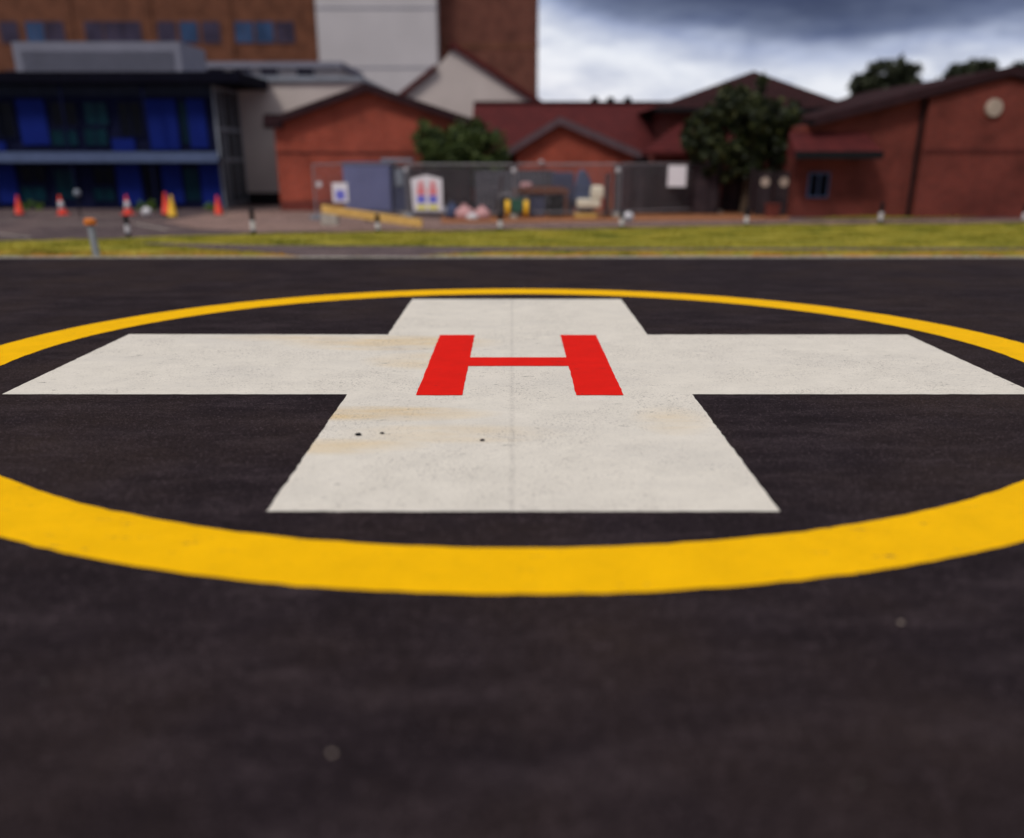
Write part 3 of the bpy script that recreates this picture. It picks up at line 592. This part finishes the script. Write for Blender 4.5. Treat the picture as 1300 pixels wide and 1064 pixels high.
# brown office slab
D = 92.0
xa, xb = at(-330, 60, D)[0], at(403, 60, D)[0]
ob = thing('office_block', 'tall brown brick office block with rows of small windows at left', 'building', ((xa+xb)/2, D, 0))
ztop = 33
MB().box(xa, xb, D, D+16, -.05, ztop).build('wall', 'brick_brown', ob)
MB().box(xa-.2, xb+.2, D-.2, D+16.2, ztop+.003, ztop+.5).build('parapet', 'concrete', ob)
wz1 = at(100, 27, D)[1]; wz0 = at(100, 55, D)[1]
pat = [(12, 'glass_grey'), (45, 'glass_blue'), (70, 'glass_grey'), (120, 'glass_grey'), (145, 'glass_grey'), (168, 'glass_grey'), (212, 'glass_grey'), (240, 'glass_blue'), (268, 'glass_grey'), (310, 'glass_blue'), (336, 'glass_blue'), (362, 'glass_grey'), (-30, 'glass_grey'), (-60, 'glass_blue'), (-110, 'glass_grey'), (-140, 'glass_grey'), (-200, 'glass_grey'), (-230, 'glass_blue')]
for r_ in range(-2, 6):
    for px, gm in pat:
        x_ = at(px, 40, D)[0]; dz = r_*3.6
        if wz0+dz < .5: continue
        lb = 'window with blue blind' if gm == 'glass_blue' else None
        if r_ and gm == 'glass_blue' and (px+r_) % 2: gm = 'glass_grey'; lb = None
        window(ob, x_-.78, x_+.78, wz0+dz, wz1+dz, D-.03, 'verge_grey', gm, 1 if px % 4 else 0, lb)
for px in (90, 190, 290, -90, -180):   # brick piers between the window groups
    x_ = at(px, 40, D)[0]; MB().box(x_-.35, x_+.35, D-.10, D-.003, 0, ztop-.1).build('pier', 'brick_brown', ob)
# pale lift tower and brick tower
D = 84.0; xa, xb = at(404, 60, D)[0], at(555, 60, D)[0]
lt = thing('lift_tower', 'plain pale grey tower between the brown office block and the brick tower', 'building', ((xa+xb)/2, D, 0))
MB().box(xa, xb, D, D+10, -.05, 36).build('wall', 'render_cool', lt)
sm = MB()
for z in range(4, 36, 4): sm.box(xa+.003, xb-.003, D-.03, D-.002, z-.05, z+.05)
sm.build('panel_joint', 'plant_grey', lt)
MB().box(xa-.2, xb+.2, D-.2, D+10.2, 36.003, 36.5).build('parapet', 'concrete', lt)
D = 86.0; xa, xb = at(556, 60, D)[0], at(683, 60, D)[0]
bt = thing('brick_tower', 'tall plain brown brick tower with a sharp right edge against the sky', 'building', ((xa+xb)/2, D, 0))
MB().box(xa, xb, D, D+12, -.05, 34).build('wall', 'brick_tower', bt)
bd = MB()
for z in (6.2, 9.8, 13.4, 17, 20.6, 24.2, 27.8): bd.box(xa-.002, xb+.03, D-.05, D-.004, z-.3, z+.0)
bd.build('floor_band', 'brick_brown', bt)
MB().box(xa-.15, xb+.15, D-.15, D+12.15, 34.003, 34.4).build('parapet', 'concrete', bt)

# ---- blue building
D = 39.6
XC = at(284, 264, D)[0]; XW = at(-330, 264, D)[0]
Zr1 = at(100, 92, D-.9)[1]; Zr0 = at(100, 105, D-.9)[1]; Zf0 = at(100, 122, D)[1]
bb_ = thing('blue_building', 'two-storey blue panelled building with dark overhanging roof at left', 'building', ((XC+XW)/2, D, 0))
MB().box(XW, XC, D+.02, D+11, -.05, Zr0).build('wall', 'navy', bb_)
MB().box(XW-.8, XC+1.3, D-.9, D+11.5, Zr0+.002, Zr1+.03).build('roof', 'black_roof', bb_)
MB().box(XW, XC+.01, D-.05, D+.018, Zf0, Zr0).build('fascia', 'slate', bb_)
sz1, sz0 = at(100, 193, D-.75)[1], at(100, 206, D-.75)[1]
sx1 = at(277, 200, D-.75)[0]
wk = MB().box(XW, sx1, D-.75, D+.015, sz0+.05, sz0+.16); wk = wk.build('walkway', 'slate', bb_)
rl = MB().box(XW, sx1, D-.82, D-.752, sz0, sz1)
rl.build('edge_beam', 'steel_blue', wk)
def bx_(name, px0, px1, py1, py0, m_, off, Y=D):
    X0 = at(px0, (py0+py1)/2, Y)[0]; X1 = at(px1, (py0+py1)/2, Y)[0]; Z0 = at(px0, py0, Y)[1]; Z1 = at(px0, py1, Y)[1]
    return X0, X1, Z0, Z1
for (a, b_, y1__, y0__) in [(25, 60, 126, 184), (186, 226, 126, 190), (143, 172, 176, 192), (-5, 8, 180, 192), (-15, 22, 208, 258), (150, 180, 208, 260), (207, 232, 208, 258), (256, 280, 208, 262), (240, 262, 126, 188), (-80, -40, 126, 186), (-150, -120, 208, 258)]:
    X0, X1, Z0, Z1 = bx_('', a, b_, y1__, y0__, 0, 0)
    MB().box(X0, X1, D-.06, D+.018, Z0, Z1).build('blue_panel', 'blue', bb_)
for (a, b_, y1__, y0__, gm) in [(64, 100, 128, 162, 'glass'), (64, 100, 163, 186, 'glass_teal'), (106, 138, 128, 160, 'glass_teal'), (106, 138, 161, 186, 'glass_teal'), (150, 182, 128, 174, 'glass'), (228, 240, 128, 184, 'glass_teal'), (-30, 20, 128, 176, 'glass'),
                               (26, 60, 210, 234, 'glass'), (26, 60, 235, 256, 'glass_teal'), (70, 100, 214, 254, 'glass_teal'), (118, 147, 212, 236, 'glass'), (118, 147, 237, 256, 'glass_teal'), (183, 204, 212, 256, 'glass'), (234, 254, 212, 256, 'glass_teal'), (-100, -30, 210, 256, 'glass'), (-120, -84, 128, 184, 'glass_teal')]:
    X0, X1, Z0, Z1 = bx_('', a, b_, y1__, y0__, 0, 0)
    window(bb_, X0, X1, Z0, Z1, D+.0, 'navy', gm, 1)
# side return with pale frames
Yb = 43.1
sd_ = MB()
for y_ in (D+.02, D+.55, D+1.2, D+2.3, Yb-.14): sd_.box(XC+.001, XC+.09, y_, y_+.12, 0, Zr0-.02)
for z_ in (.05, sz0, (sz1+Zr0)/2-.4, Zr0-.16): sd_.box(XC+.002, XC+.085, D+.141, Yb-.141, z_, z_+.12)
sd_.build('side_frame', 'frame_grey', bb_)
MB().box(XC+.0005, XC+.03, D+.14, Yb-.14, .05, Zr0-.05).build('side_glazing', 'glass', bb_)
for px in (100, 0, -120, 200): 
    X = at(px, 262, D-.7)[0]; MB().tube((X, D-.7, 0), (X, D-.7, Zr0), .045).build('column', 'navy', bb_)
pl = MB(); x0_, z1_ = at(14, 53, 43.5); x1_, z0_ = at(232, 92, 43.5)
pr = pl.box(x0_, x1_, 43.5, 47, Zr1+.035, z1_).build('plant_room', 'plant_grey', bb_)
lv = MB()
for k in range(10): lv.box(x0_+.3, x1_-.3, 43.44, 43.498, Zr1+.15+k*.1, Zr1+.19+k*.1)
lv.build('louvre', 'plant_grey', pr)
MB().box(x1_+.1, x1_+2.6, 43.0, 46.5, Zr1+.035, Zr1+.3).build('roof_kerb', 'plant_grey', bb_)

# ================================================================== STREET FURNITURE
# bollards
bp = [(163, 300, 27), (322, 298, 33), (480, 295, 23), (635, 293, 24), (789, 290, 23), (947, 287, 23), (1117, 284.5, 28), (1299, 283, 24)]
ords = ['leftmost', 'second from the left', 'third from the left', 'fourth from the left', 'fifth from the left', 'sixth from the left', 'seventh from the left', 'rightmost']
def make_bollard():
    t = thing('bollard', 'x', 'bollard', (0, 0, 0), 'black and white bollards along the back of the verge')
    MB().lathe([(.065, 0), (.065, .10)], (0, 0, 0), 14).build('base', 'black', t)
    MB().lathe([(.062, .10), (.062, .30)], (0, 0, 0), 14).build('reflective_band', 'white_plastic', t)
    MB().lathe([(.062, .30), (.062, .50), (.05, .54), (.01, .555)], (0, 0, 0), 14).build('top', 'black', t); return t
b0 = make_bollard()
for i, (px, py, hp) in enumerate(bp):
    o = b0 if i == 0 else copy_tree(b0); X, Y = G(px, py); o.location = (X, Y, 0); s = hp*2.0/(py-195)/.555; o.scale = (1, 1, s)
    o['label'] = f'black bollard with a white band behind the grass, {ords[i]} of eight'
# marker post with orange cap
X, Y = G(123, 325.5)
mk = thing('marker_post', 'grey post with orange cap standing at the tarmac edge at left', 'post', (X, Y, 0))
MB().tube((X, Y, 0), (X-.03, Y, .60), .075, .07, 14).build('post', 'post_grey', mk)
MB().lathe([(.085, 0), (.12, .02), (.12, .10), (.08, .13), (.01, .14)], (X-.03, Y, .602), 16).build('cap', 'orange', mk)
X, Y = G(103, 277); Z = at(103, 245, Y)[1]
gl = thing('globe_lamp', 'small pale globe lamp on a thin post in front of the blue building', 'lamp', (X, Y, 0))
MB().tube((X, Y, 0), (X, Y, Z-.08), .025).build('post', 'black', gl); MB().ball((X, Y, Z), .11, .11, .11).build('globe', 'frame_grey', gl, True)
X, Y = G(187, 275); Z = at(187, 262, Y)[1]
tag(MB().ball((X, Y, .15), .16, .16, .15, .06).build('ball', 'white_plastic'), 'small white ball on the ground between the white-sleeved cone and yellow cone', 'ball')
# cones
def make_cone(sleeve, col='cone_red'):
    t = thing('traffic_cone', 'x', 'traffic cone', (0, 0, 0), 'traffic cones in front of the blue building')
    MB().box(-.19, .19, -.19, .19, 0, .035).build('base', 'black' if not sleeve else col, t, bev=.01)
    MB().lathe([(.15, .036), (.135, .06), (.028, .66), (.02, .68), (.005, .68)], (0, 0, 0), 20).build('cone', col, t, True)
    if sleeve: MB().lathe([(.112, .20), (.062, .48)], (0, 0, 0), 20).build('reflective_sleeve', 'white_plastic', t, True)
    return t
for px, py, slv, col, lab, sc in [(25, 273, 0, 'cone_red', 'plain orange-red traffic cone, leftmost of the row', 1.0), (80, 272.5, 1, 'cone_red', 'red traffic cone with white sleeve, left of the globe lamp', 1.0),
                              (163, 272.5, 1, 'cone_red', 'red traffic cone with white sleeve behind the leftmost bollard', 1.0), (212, 273, 0, 'cone_red', 'orange-red traffic cone partly behind the yellow cone', 1.15),
                              (219, 276, 0, 'cone_yellow', 'yellow traffic cone in front of a red one', 1.1), (278, 273, 0, 'cone_red', 'plain orange-red traffic cone, rightmost of the row', 1.0)]:
    t = make_cone(slv, col); X, Y = G(px, py); t.location = (X, Y, 0); t.scale = (sc, sc, sc*.92); t.rotation_euler = (0, R(random.uniform(-3, 3)), R(random.uniform(0, 60))); t['label'] = lab
# mesh fence panels
def make_panel(W=3.2, H=1.62):
    t = thing('mesh_fence_panel', 'x', 'fence panel', (0, 0, 0), 'temporary mesh fence panels round the compound')
    f = MB(); r = .024
    f.tube((0, 0, .06), (0, 0, H), r, r, 8).tube((W, 0, .06), (W, 0, H), r, r, 8).tube((0, 0, H), (W, 0, H), r, r, 8).tube((0, 0, .16), (W, 0, .16), r, r, 8)
    f.build('frame', 'metal', t)
    m_ = MB(); k = int(W/.075)
    for i in range(1, k): m_.tube((W*i/k, 0, .17), (W*i/k, 0, H-.01), .0035, None, 3)
    for j in range(1, 8): m_.tube((.02, 0, .16+(H-.17)*j/8), (W-.02, 0, .16+(H-.17)*j/8), .0035, None, 3)
    m_.build('mesh_infill', 'wire', t)
    for x_ in (0, W): MB().box(x_-.11, x_+.11, -.32, .32, 0, .12).build('foot', 'concrete' if x_ else 'frame_grey', t, bev=.02)
    MB().ball((W, -.03, H-.18), .07, .05, .07).build('clip', 'white_plastic', t, True); return t
p0 = make_panel()
def seg(a, b):
    A, B = G(*a), G(*b); return A, B
for i, (a, b, Hp, lab) in enumerate([((402, 279), (517, 275), 0, 'mesh fence panel in front of the red gable, left end of the row'), ((520, 277), (652, 277), 0, 'mesh fence panel in front of the round bush'),
                                 ((656, 276), (782, 276), 0, 'mesh fence panel in front of the workbench'), ((786, 275), (906, 271), 0, 'mesh fence panel with a blank white sign, right end of the row')]):
    o = p0 if i == 0 else copy_tree(p0); A, B = G(*a), G(*b); L = math.dist(A, B); o.location = (A[0], A[1], 0); o.rotation_euler = (0, 0, math.atan2(B[1]-A[1], B[0]-A[0])); o.scale = (L/3.2, 1, 1); o['label'] = lab
# signs hung on the fence
D = G(540, 277)[1]-.06
def q(px, py): return at(px, py, D)
a0, z0_ = q(523, 268); a1, z1_ = q(561, 227); xm, zt = q(541, 222)
sg = thing('safety_sign', 'white peaked notice board with two red and blue figures and yellow panels on the fence', 'sign', (xm, D, 0))
MB().prism([(a0+.05, z0_), (a1, z0_), (a1, z1_), (xm, zt), (a0, z1_)], D-.012, D).build('board', 'sign_white', sg)
wd = (a1-a0)
for cx_ in (a0+wd*.32, a0+wd*.70):
    MB().ball((cx_, D-.022, z0_+.84*(z1_-z0_)), .09, .008, .09).build('red_head', 'sign_red', sg)
    MB().prism([(cx_-.13, z0_+.50*(z1_-z0_)), (cx_+.13, z0_+.50*(z1_-z0_)), (cx_+.13, z0_+.74*(z1_-z0_)), (cx_-.13, z0_+.74*(z1_-z0_))], D-.024, D-.014).build('red_symbol', 'sign_red', sg)
    MB().prism([(cx_-.13, z0_+.25*(z1_-z0_)), (cx_+.13, z0_+.25*(z1_-z0_)), (cx_+.13, z0_+.48*(z1_-z0_)), (cx_-.13, z0_+.48*(z1_-z0_))], D-.024, D-.014).build('blue_symbol', 'sign_blue', sg)
    MB().prism([(cx_-.15, z0_+.06*(z1_-z0_)), (cx_+.15, z0_+.06*(z1_-z0_)), (cx_+.15, z0_+.18*(z1_-z0_)), (cx_-.15, z0_+.18*(z1_-z0_))], D-.024, D-.014).build('yellow_panel', 'sign_yellow', sg)
D = G(430, 279)[1]-.1; a0, z0_ = at(423, 257, D); a1, z1_ = at(441, 232, D)
s2 = thing('small_sign', 'small white and purple notice on the fence left of the blue-grey container', 'sign', (a0, D, 0))
MB().box(a0, a1, D-.012, D, z0_, z1_).build('board', 'sign_white', s2); MB().box(a0+.10, a1-.10, D-.02, D-.014, z0_+.08, z0_+.62*(z1_-z0_)).build('purple_symbol', 'sign_blue', s2)
D = G(860, 273)[1]-.12; a0, z0_ = at(847, 237, D); a1, z1_ = at(872, 210, D)
tag(MB().box(a0, a1, D-.012, D, z0_, z1_).build('blank_sign', 'sign_white'), 'blank white square sign at the top of the right fence panel', 'sign')
# round plate on the red gable wall left
X, Z = at(405, 234, G(402, 279)[1]-.05); tag(MB().tube((X, 32.6, Z), (X, 32.65, Z), .09, .09, 14).build('fence_reflector', 'white_plastic'), 'small pale disc at the left end of the mesh fence', 'reflector')
bpy.data.objects['fence_reflector'].location = (0, G(402, 279)[1]-.09-32.6, 0)

# container / site cabin
D = 36.2
xa, xb = at(438, 266, D)[0], at(497, 266, D)[0]; zt = at(440, 209, D)[1]
ct = thing('storage_container', 'blue-grey storage container in front of the red gable', 'container', ((xa+xb)/2, D, 0))
MB().box(xa, xb, D, D+2.4, .1, zt).build('body', 'container', ct, bev=.02)
rb_ = MB(); k = 9
for i in range(k): x_ = xa+.1+(xb-xa-.2)*i/(k-1); rb_.box(x_-.03, x_+.03, D-.025, D-.002, .18, zt-.1)
rb_.build('ribbing', 'container', ct)
MB().box(xa-.03, xb+.03, D-.04, D+2.44, zt+.002, zt+.07).build('roof', 'steel_blue', ct)
MB().box(xb+.002, at(519, 266, D)[0], D+.15, D+2.2, .08, zt-.12).build('end_door', 'container_dark', ct)
xd = at(506, 225, D)[0]; MB().box(xd-.12, xd+.14, D+.10, D+.148, at(500, 236, D)[1], at(500, 214, D)[1]).build('vent_panel', 'frame_grey', ct)
sk = MB().box(xa+.1, xb-.1, D+.1, D+.3, 0, .1).box(xa+.1, xb-.1, D+2.0, D+2.2, 0, .1).build('skid', 'black', ct)
# grey flat sheet roof of a lean-to shelter beside it
D = 37.0; xa, z_ = at(484, 203, D); xb, _ = at(524, 203, D)
sh = thing('shelter', 'small grey flat-roofed shelter behind the container', 'shelter', (xa, D, 0))
MB().box(xa, xb, D-.1, D+.8, z_-.05, z_+.05).build('roof', 'frame_grey', sh); MB().box(xa+.05, xa+.12, D, D+.07, 0, z_-.052).box(xb-.12, xb-.05, D, D+.07, 0, z_-.052).build('post', 'metal', sh)
# timber hoarding runs
def hoard(name, label, pxa, pxb, ytop, D, mat):
    xa, xb = at(pxa, 265, D)[0], at(pxb, 265, D)[0]; zt = at(pxa, ytop, D)[1]
    t = thing(name, label, 'fence', (xa, D, 0)); b_ = MB(); x_ = xa
    while x_ < xb-.02:
        b_.box(x_, min(x_+.14, xb), D+random.uniform(0, .006), D+.025, .03, zt+random.uniform(-.012, .012)); x_ += .147
    b_.build('boards', mat, t); p_ = MB(); x_ = xa
    for x_ in np.linspace(xa+.05, xb-.05, max(2, int((xb-xa)/1.8)+1)): p_.box(x_-.04, x_+.04, D+.028, D+.11, 0, zt-.02)
    p_.build('post', 'timber_dark', t); p2 = MB().box(xa+.1, xb-.1, D+.112, D+.15, zt*.3, zt*.3+.08).box(xa+.1, xb-.1, D+.112, D+.15, zt*.8, zt*.8+.08).build('rail', 'timber_dark', t)
hoard('timber_fence', 'dark close-boarded timber fence behind the right mesh panel', 778, 912, 208, 35.9, 'timber_dark')
hoard('timber_fence', 'black close-boarded fence under the round bush', 517, 600, 213, 35.9, 'timber_dark')
hoard('timber_fence', 'dark timber fence in the shade beneath the large tree', 914, 955, 214, 36.9, 'timber_dark')
# grey skip / low wall
D = 35.6; xa, xb = at(603, 262, D)[0], at(703, 262, D)[0]; zt = at(650, 216, D)[1]
gw = thing('grey_hoarding', 'grey metal sheet hoarding behind the workbench', 'hoarding', (xa, D, 0))
cs = MB(); k = 40
pts_ = [(xa+(xb-xa)*i/k, D+(.03 if i % 2 else 0)) for i in range(k+1)]
cs.add([(x_, y_, .05) for x_, y_ in pts_]+[(x_, y_, zt) for x_, y_ in pts_]+[(x_, y_+.012, .05) for x_, y_ in pts_]+[(x_, y_+.012, zt) for x_, y_ in pts_],
       [(i, i+1, i+k+2, i+k+1) for i in range(k)]+[(i+2*k+3, i+2*k+2, i+3*k+3, i+3*k+4) for i in range(k)]+[(i+k+1, i+k+2, i+3*k+4, i+3*k+3) for i in range(k)])
cs.build('sheet', 'sheet_grey', gw); ps = MB()
for x_ in np.linspace(xa+.1, xb-.1, 3): ps.box(x_-.04, x_+.04, D+.05, D+.12, 0, zt)
ps.build('post', 'metal', gw)
D = 35.3; xa, xb = at(701, 262, D)[0], at(728, 262, D)[0]; zt = at(650, 219, D)[1]
nb = thing('metal_cabinet', 'dark blue metal cabinet right of the grey hoarding', 'cabinet', ((xa+xb)/2, D, 0))
MB().box(xa, xb, D, D+.5, .05, zt).build('body', 'container_dark', nb, bev=.015)
MB().box(xa+.04, (xa+xb)/2-.01, D-.02, D-.002, .12, zt-.06).build('door', 'container_dark', nb); MB().box((xa+xb)/2+.01, xb-.04, D-.02, D-.002, .12, zt-.06).build('door', 'container_dark', nb)
# workbench
D = 34.3; xa, xb = at(650, 262, D)[0], at(722, 262, D)[0]; zt = at(680, 243, D)[1]
wb = thing('workbench', 'brown timber-topped workbench over dark boxes in the compound', 'bench', ((xa+xb)/2, D, 0))
MB().box(xa, xb, D, D+.7, zt-.07, zt+.07).build('top', 'timber_brown', wb, bev=.01)
for x_ in (xa+.06, xb-.12): 
    for y_ in (D+.03, D+.6): MB().box(x_, x_+.07, y_, y_+.07, 0, zt-.072).build('leg', 'timber_brown', wb)
X = at(677, 255, D)[0]; tag(MB().box(X-.12, X+.38, D+.12, D+.55, 0, zt-.14).box(X-.14, X+.40, D+.10, D+.57, zt-.138, zt-.10).build('dark_crate', 'container_dark', bev=.02), 'dark crate under the left of the workbench', 'crate')
X = at(703, 255, D)[0]; tag(MB().box(X-.15, X+.3, D+.12, D+.55, 0, zt-.2).box(X-.17, X+.32, D+.10, D+.57, zt-.198, zt-.15).build('dark_crate', 'black', bev=.02), 'black crate under the right of the workbench', 'crate')
X, Z = at(668, 240, D); tag(MB().ball((X, D+.3, zt+.17), .22, .16, .11, .25).build('rag_bundle', 'pink_bag'), 'pale brown bundle lying on the workbench', 'bundle')
# wheeled machine: two yellow wheels and green body
D = 33.6; X, _ = at(656, 268, D)
tr = thing('barrow', 'small green barrow with two yellow wheels beside the workbench', 'barrow', (X, D, 0))
MB().prism([(X-.14, .20), (X+.14, .20), (X+.24, .58), (X-.24, .58)], D, D+.55).build('tub', 'green', tr)
for s in (-1, 1):
    c = (X+s*.30, D+.1, .30); mb = MB(); mb.tube((c[0]-.07, c[1], c[2]), (c[0]+.07, c[1], c[2]), .25, .25, 20); wl_ = mb.build('wheel', 'cone_yellow', tr)
    MB().tube((c[0]-.10, c[1], c[2]), (c[0]+.10, c[1], c[2]), .08, .08, 16).build('hub', 'black', wl_)
    MB().tube((c[0], D+.3, .5), (c[0], D+1.0, .78), .018).build('handle', 'metal', tr)
# small black generator left of barrow
D = 33.9; X, _ = at(642, 268, D)
gn = thing('generator', 'small black generator with frame left of the green barrow', 'generator', (X, D, 0))
MB().box(X-.18, X+.14, D, D+.4, .06, .62).build('body', 'black', gn, bev=.04)
fr_ = MB()
for y_ in (D-.03, D+.43):
    fr_.tube((X-.22, y_, 0), (X-.22, y_, .72), .016).tube((X+.18, y_, 0), (X+.18, y_, .72), .016).tube((X-.22, y_, .72), (X+.18, y_, .72), .016)
fr_.build('frame', 'metal', gn)
# cream chair-shaped seat
D = 33.4; X, _ = at(750, 270, D)
ch = thing('garden_seat', 'cream plastic seat with a high rounded back near the compound fence', 'chair', (X, D, 0))
xs0, zz = at(733, 262, D); xs1, z2 = at(759, 253, D)
MB().box(xs0, xs1+.1, D, D+.55, zz-.05, z2).build('seat', 'cream', ch, bev=.05)
xb0, zb1 = at(751, 236, D); xb1, _ = at(767, 240, D)
MB().box(xb0, xb1, D+.02, D+.53, z2+.002, zb1).build('backrest', 'cream', ch, bev=.08)
MB().box(xs0-.06, xs1-.02, D-.02, D+.5, 0, .16).build('base', 'timber_yellow', ch, bev=.02)
# draped dark sheeting heap
D = 34.5; X, _ = at(740, 255, D)
hp = MB(); zt = at(740, 210, D)[1]
hp.add([(X-.42, D-.15, 0), (X+.55, D-.2, 0), (X+.6, D+.5, 0), (X-.4, D+.5, 0), (X-.34, D-.02, zt*.55), (X+.42, D-.03, zt*.45), (X+.45, D+.4, zt*.5), (X-.32, D+.4, zt*.6), (X-.2, D+.1, zt*.97), (X+.16, D+.12, zt*.9), (X+.14, D+.3, zt*.94), (X-.16, D+.3, zt)],
       [(3, 2, 1, 0), (0, 1, 5, 4), (1, 2, 6, 5), (2, 3, 7, 6), (3, 0, 4, 7), (4, 5, 9, 8), (5, 6, 10, 9), (6, 7, 11, 10), (7, 4, 8, 11), (8, 9, 10, 11)])
ho = tag(hp.build('covered_stack', 'navy_cloth', None, True), 'tall stack draped in dark blue sheeting behind the cream seat', 'stack')
sb = ho.modifiers.new('soft', 'SUBSURF'); sb.levels = 2; sb.render_levels = 2
# sacks and ball by the sign
D = 33.2
for px, w_, h_, m_, lab in [(590, .30, .42, 'pink_bag', 'pale pink sack right of the white ball'), (612, .26, .38, 'pink_bag', 'pale pink sack leaning by the grey hoarding'), (573, .22, .46, 'navy_cloth', 'grey-blue sack behind the white ball'), (600, .2, .2, 'white_plastic', 'small white sack in front of the two pink sacks')]:
    X, _ = at(px, 268, D); yy = D+(.35 if m_ == 'navy_cloth' else 0)+(-.3 if m_ == 'white_plastic' else 0)
    sck = MB(); sck.lathe([(.02, 0), (w_*.85, .01), (w_, h_*.3), (w_*.9, h_*.65), (w_*.45, h_*.88), (w_*.25, h_*.95), (w_*.4, h_*1.08), (.02, h_*1.06)], (X, yy, 0), 14)
    sck.v = [(a_+random.uniform(-.02, .02), b_+random.uniform(-.02, .02), c_) for a_, b_, c_ in sck.v]
    tag(sck.build('sack', m_, None, True), lab, 'sack', 'sacks inside the fence')
X, Y = G(566, 275.5); tag(MB().ball((X, Y, .16), .16, .16, .16).build('ball', 'white_plastic', None, True), 'white ball at the foot of the fence under the safety sign', 'ball')
# leaning yellow timber beam, supported on a block
A = G(536, 289); Xl, Zl = at(409, 265, A[1]+.9)
bm_ = MB(); p = np.array((Xl, A[1]+.9, Zl)); q_ = np.array((A[0], A[1], .11)); dd = q_-p; side = np.array((dd[1], -dd[0], 0)); side = side/np.linalg.norm(side)*.05; up = np.array((0, 0, .11))
bm_.add([p-side-up, p+side-up, p+side+up, p-side+up, q_-side-up, q_+side-up, q_+side+up, q_-side+up], [(0, 1, 2, 3), (7, 6, 5, 4), (0, 4, 5, 1), (1, 5, 6, 2), (2, 6, 7, 3), (3, 7, 4, 0)])
tag(bm_.build('timber_beam', 'timber_yellow'), 'long yellow timber beam sloping down to the ground before the container', 'beam')
X = Xl+.15; tag(MB().box(X-.18, X+.3, A[1]+.72, A[1]+1.1, 0, Zl-.15).build('concrete_block', 'concrete', bev=.015), 'grey concrete block carrying the raised end of the yellow beam', 'block')
X, Y = G(472, 284); tag(MB().box(X-.35, X+.35, Y+.9, Y+1.3, 0, .22).build('dark_pallet', 'timber_dark', bev=.01), 'low dark timber stack under the yellow beam', 'pallet')
# more of the compound's clutter
D = 34.6; X = at(690, 260, D)[0]
for i_, (px, h1, dx, m_, lab) in enumerate([(768, 1.35, .10, 'timber_dark', 'dark plank leaning upright right of the cream seat'), (775, 1.15, -.12, 'timber_brown', 'brown plank leaning upright right of the cream seat'), (628, 1.25, .25, 'timber_dark', 'dark plank leaning on the grey hoarding left of the generator')]):
    X = at(px, 262, D)[0]; mb = MB(); mb.add([(X-.07, D-.3, 0), (X+.07, D-.3, 0), (X+.07+dx, D+.28, h1), (X-.07+dx, D+.28, h1), (X-.07, D-.26, 0), (X+.07, D-.26, 0), (X+.07+dx, D+.32, h1), (X-.07+dx, D+.32, h1)],
       [(0, 1, 2, 3), (7, 6, 5, 4), (0, 4, 5, 1), (1, 5, 6, 2), (2, 6, 7, 3), (3, 7, 4, 0)])
    tag(mb.build('plank', m_), lab, 'plank', 'planks in the compound')
D = 34.9; xa, xb = at(660, 262, D)[0], at(716, 262, D)[0]
lp = MB()
for k in range(5): lp.box(xa+random.uniform(0, .15), xb-random.uniform(0, .2), D+.02, D+.22, .66+k*.055, .66+k*.055+.045)
ln = thing('timber_rack', 'low rack stacked with brown boards behind the workbench', 'rack', (xa, D, 0))
lp.build('board_stack', 'timber_brown', ln)
for x_ in (xa+.2, xb-.3): MB().box(x_, x_+.07, D, D+.25, 0, .655).build('leg', 'metal', ln)
D = 34.0; X = at(617, 262, D)[0]
bk = thing('bucket', 'dark bucket with wire handle right of the pink sacks', 'bucket', (X, D, 0))
MB().lathe([(.12, 0), (.17, .32), (.18, .33), (.155, .33), (.11, .03), (.01, .03)], (X, D, 0), 18).build('pail', 'container_dark', bk, True)
hd = MB(); pr_ = [(X+.17*cos(a_), D, .33+.17*sin(a_)) for a_ in np.linspace(0, pi, 9)]
for a_, b_ in zip(pr_[:-1], pr_[1:]): hd.tube(a_, b_, .006, None, 5)
hd.build('handle', 'metal', bk)
# white rubble sack near the fifth bollard
X, Y = G(797, 281); tag(MB().ball((X, Y, .13), .17, .14, .14, .3).build('white_sack', 'white_plastic', None, True), 'small white bag on the earth behind the fifth bollard', 'bag')
bpy.context.view_layer.update()
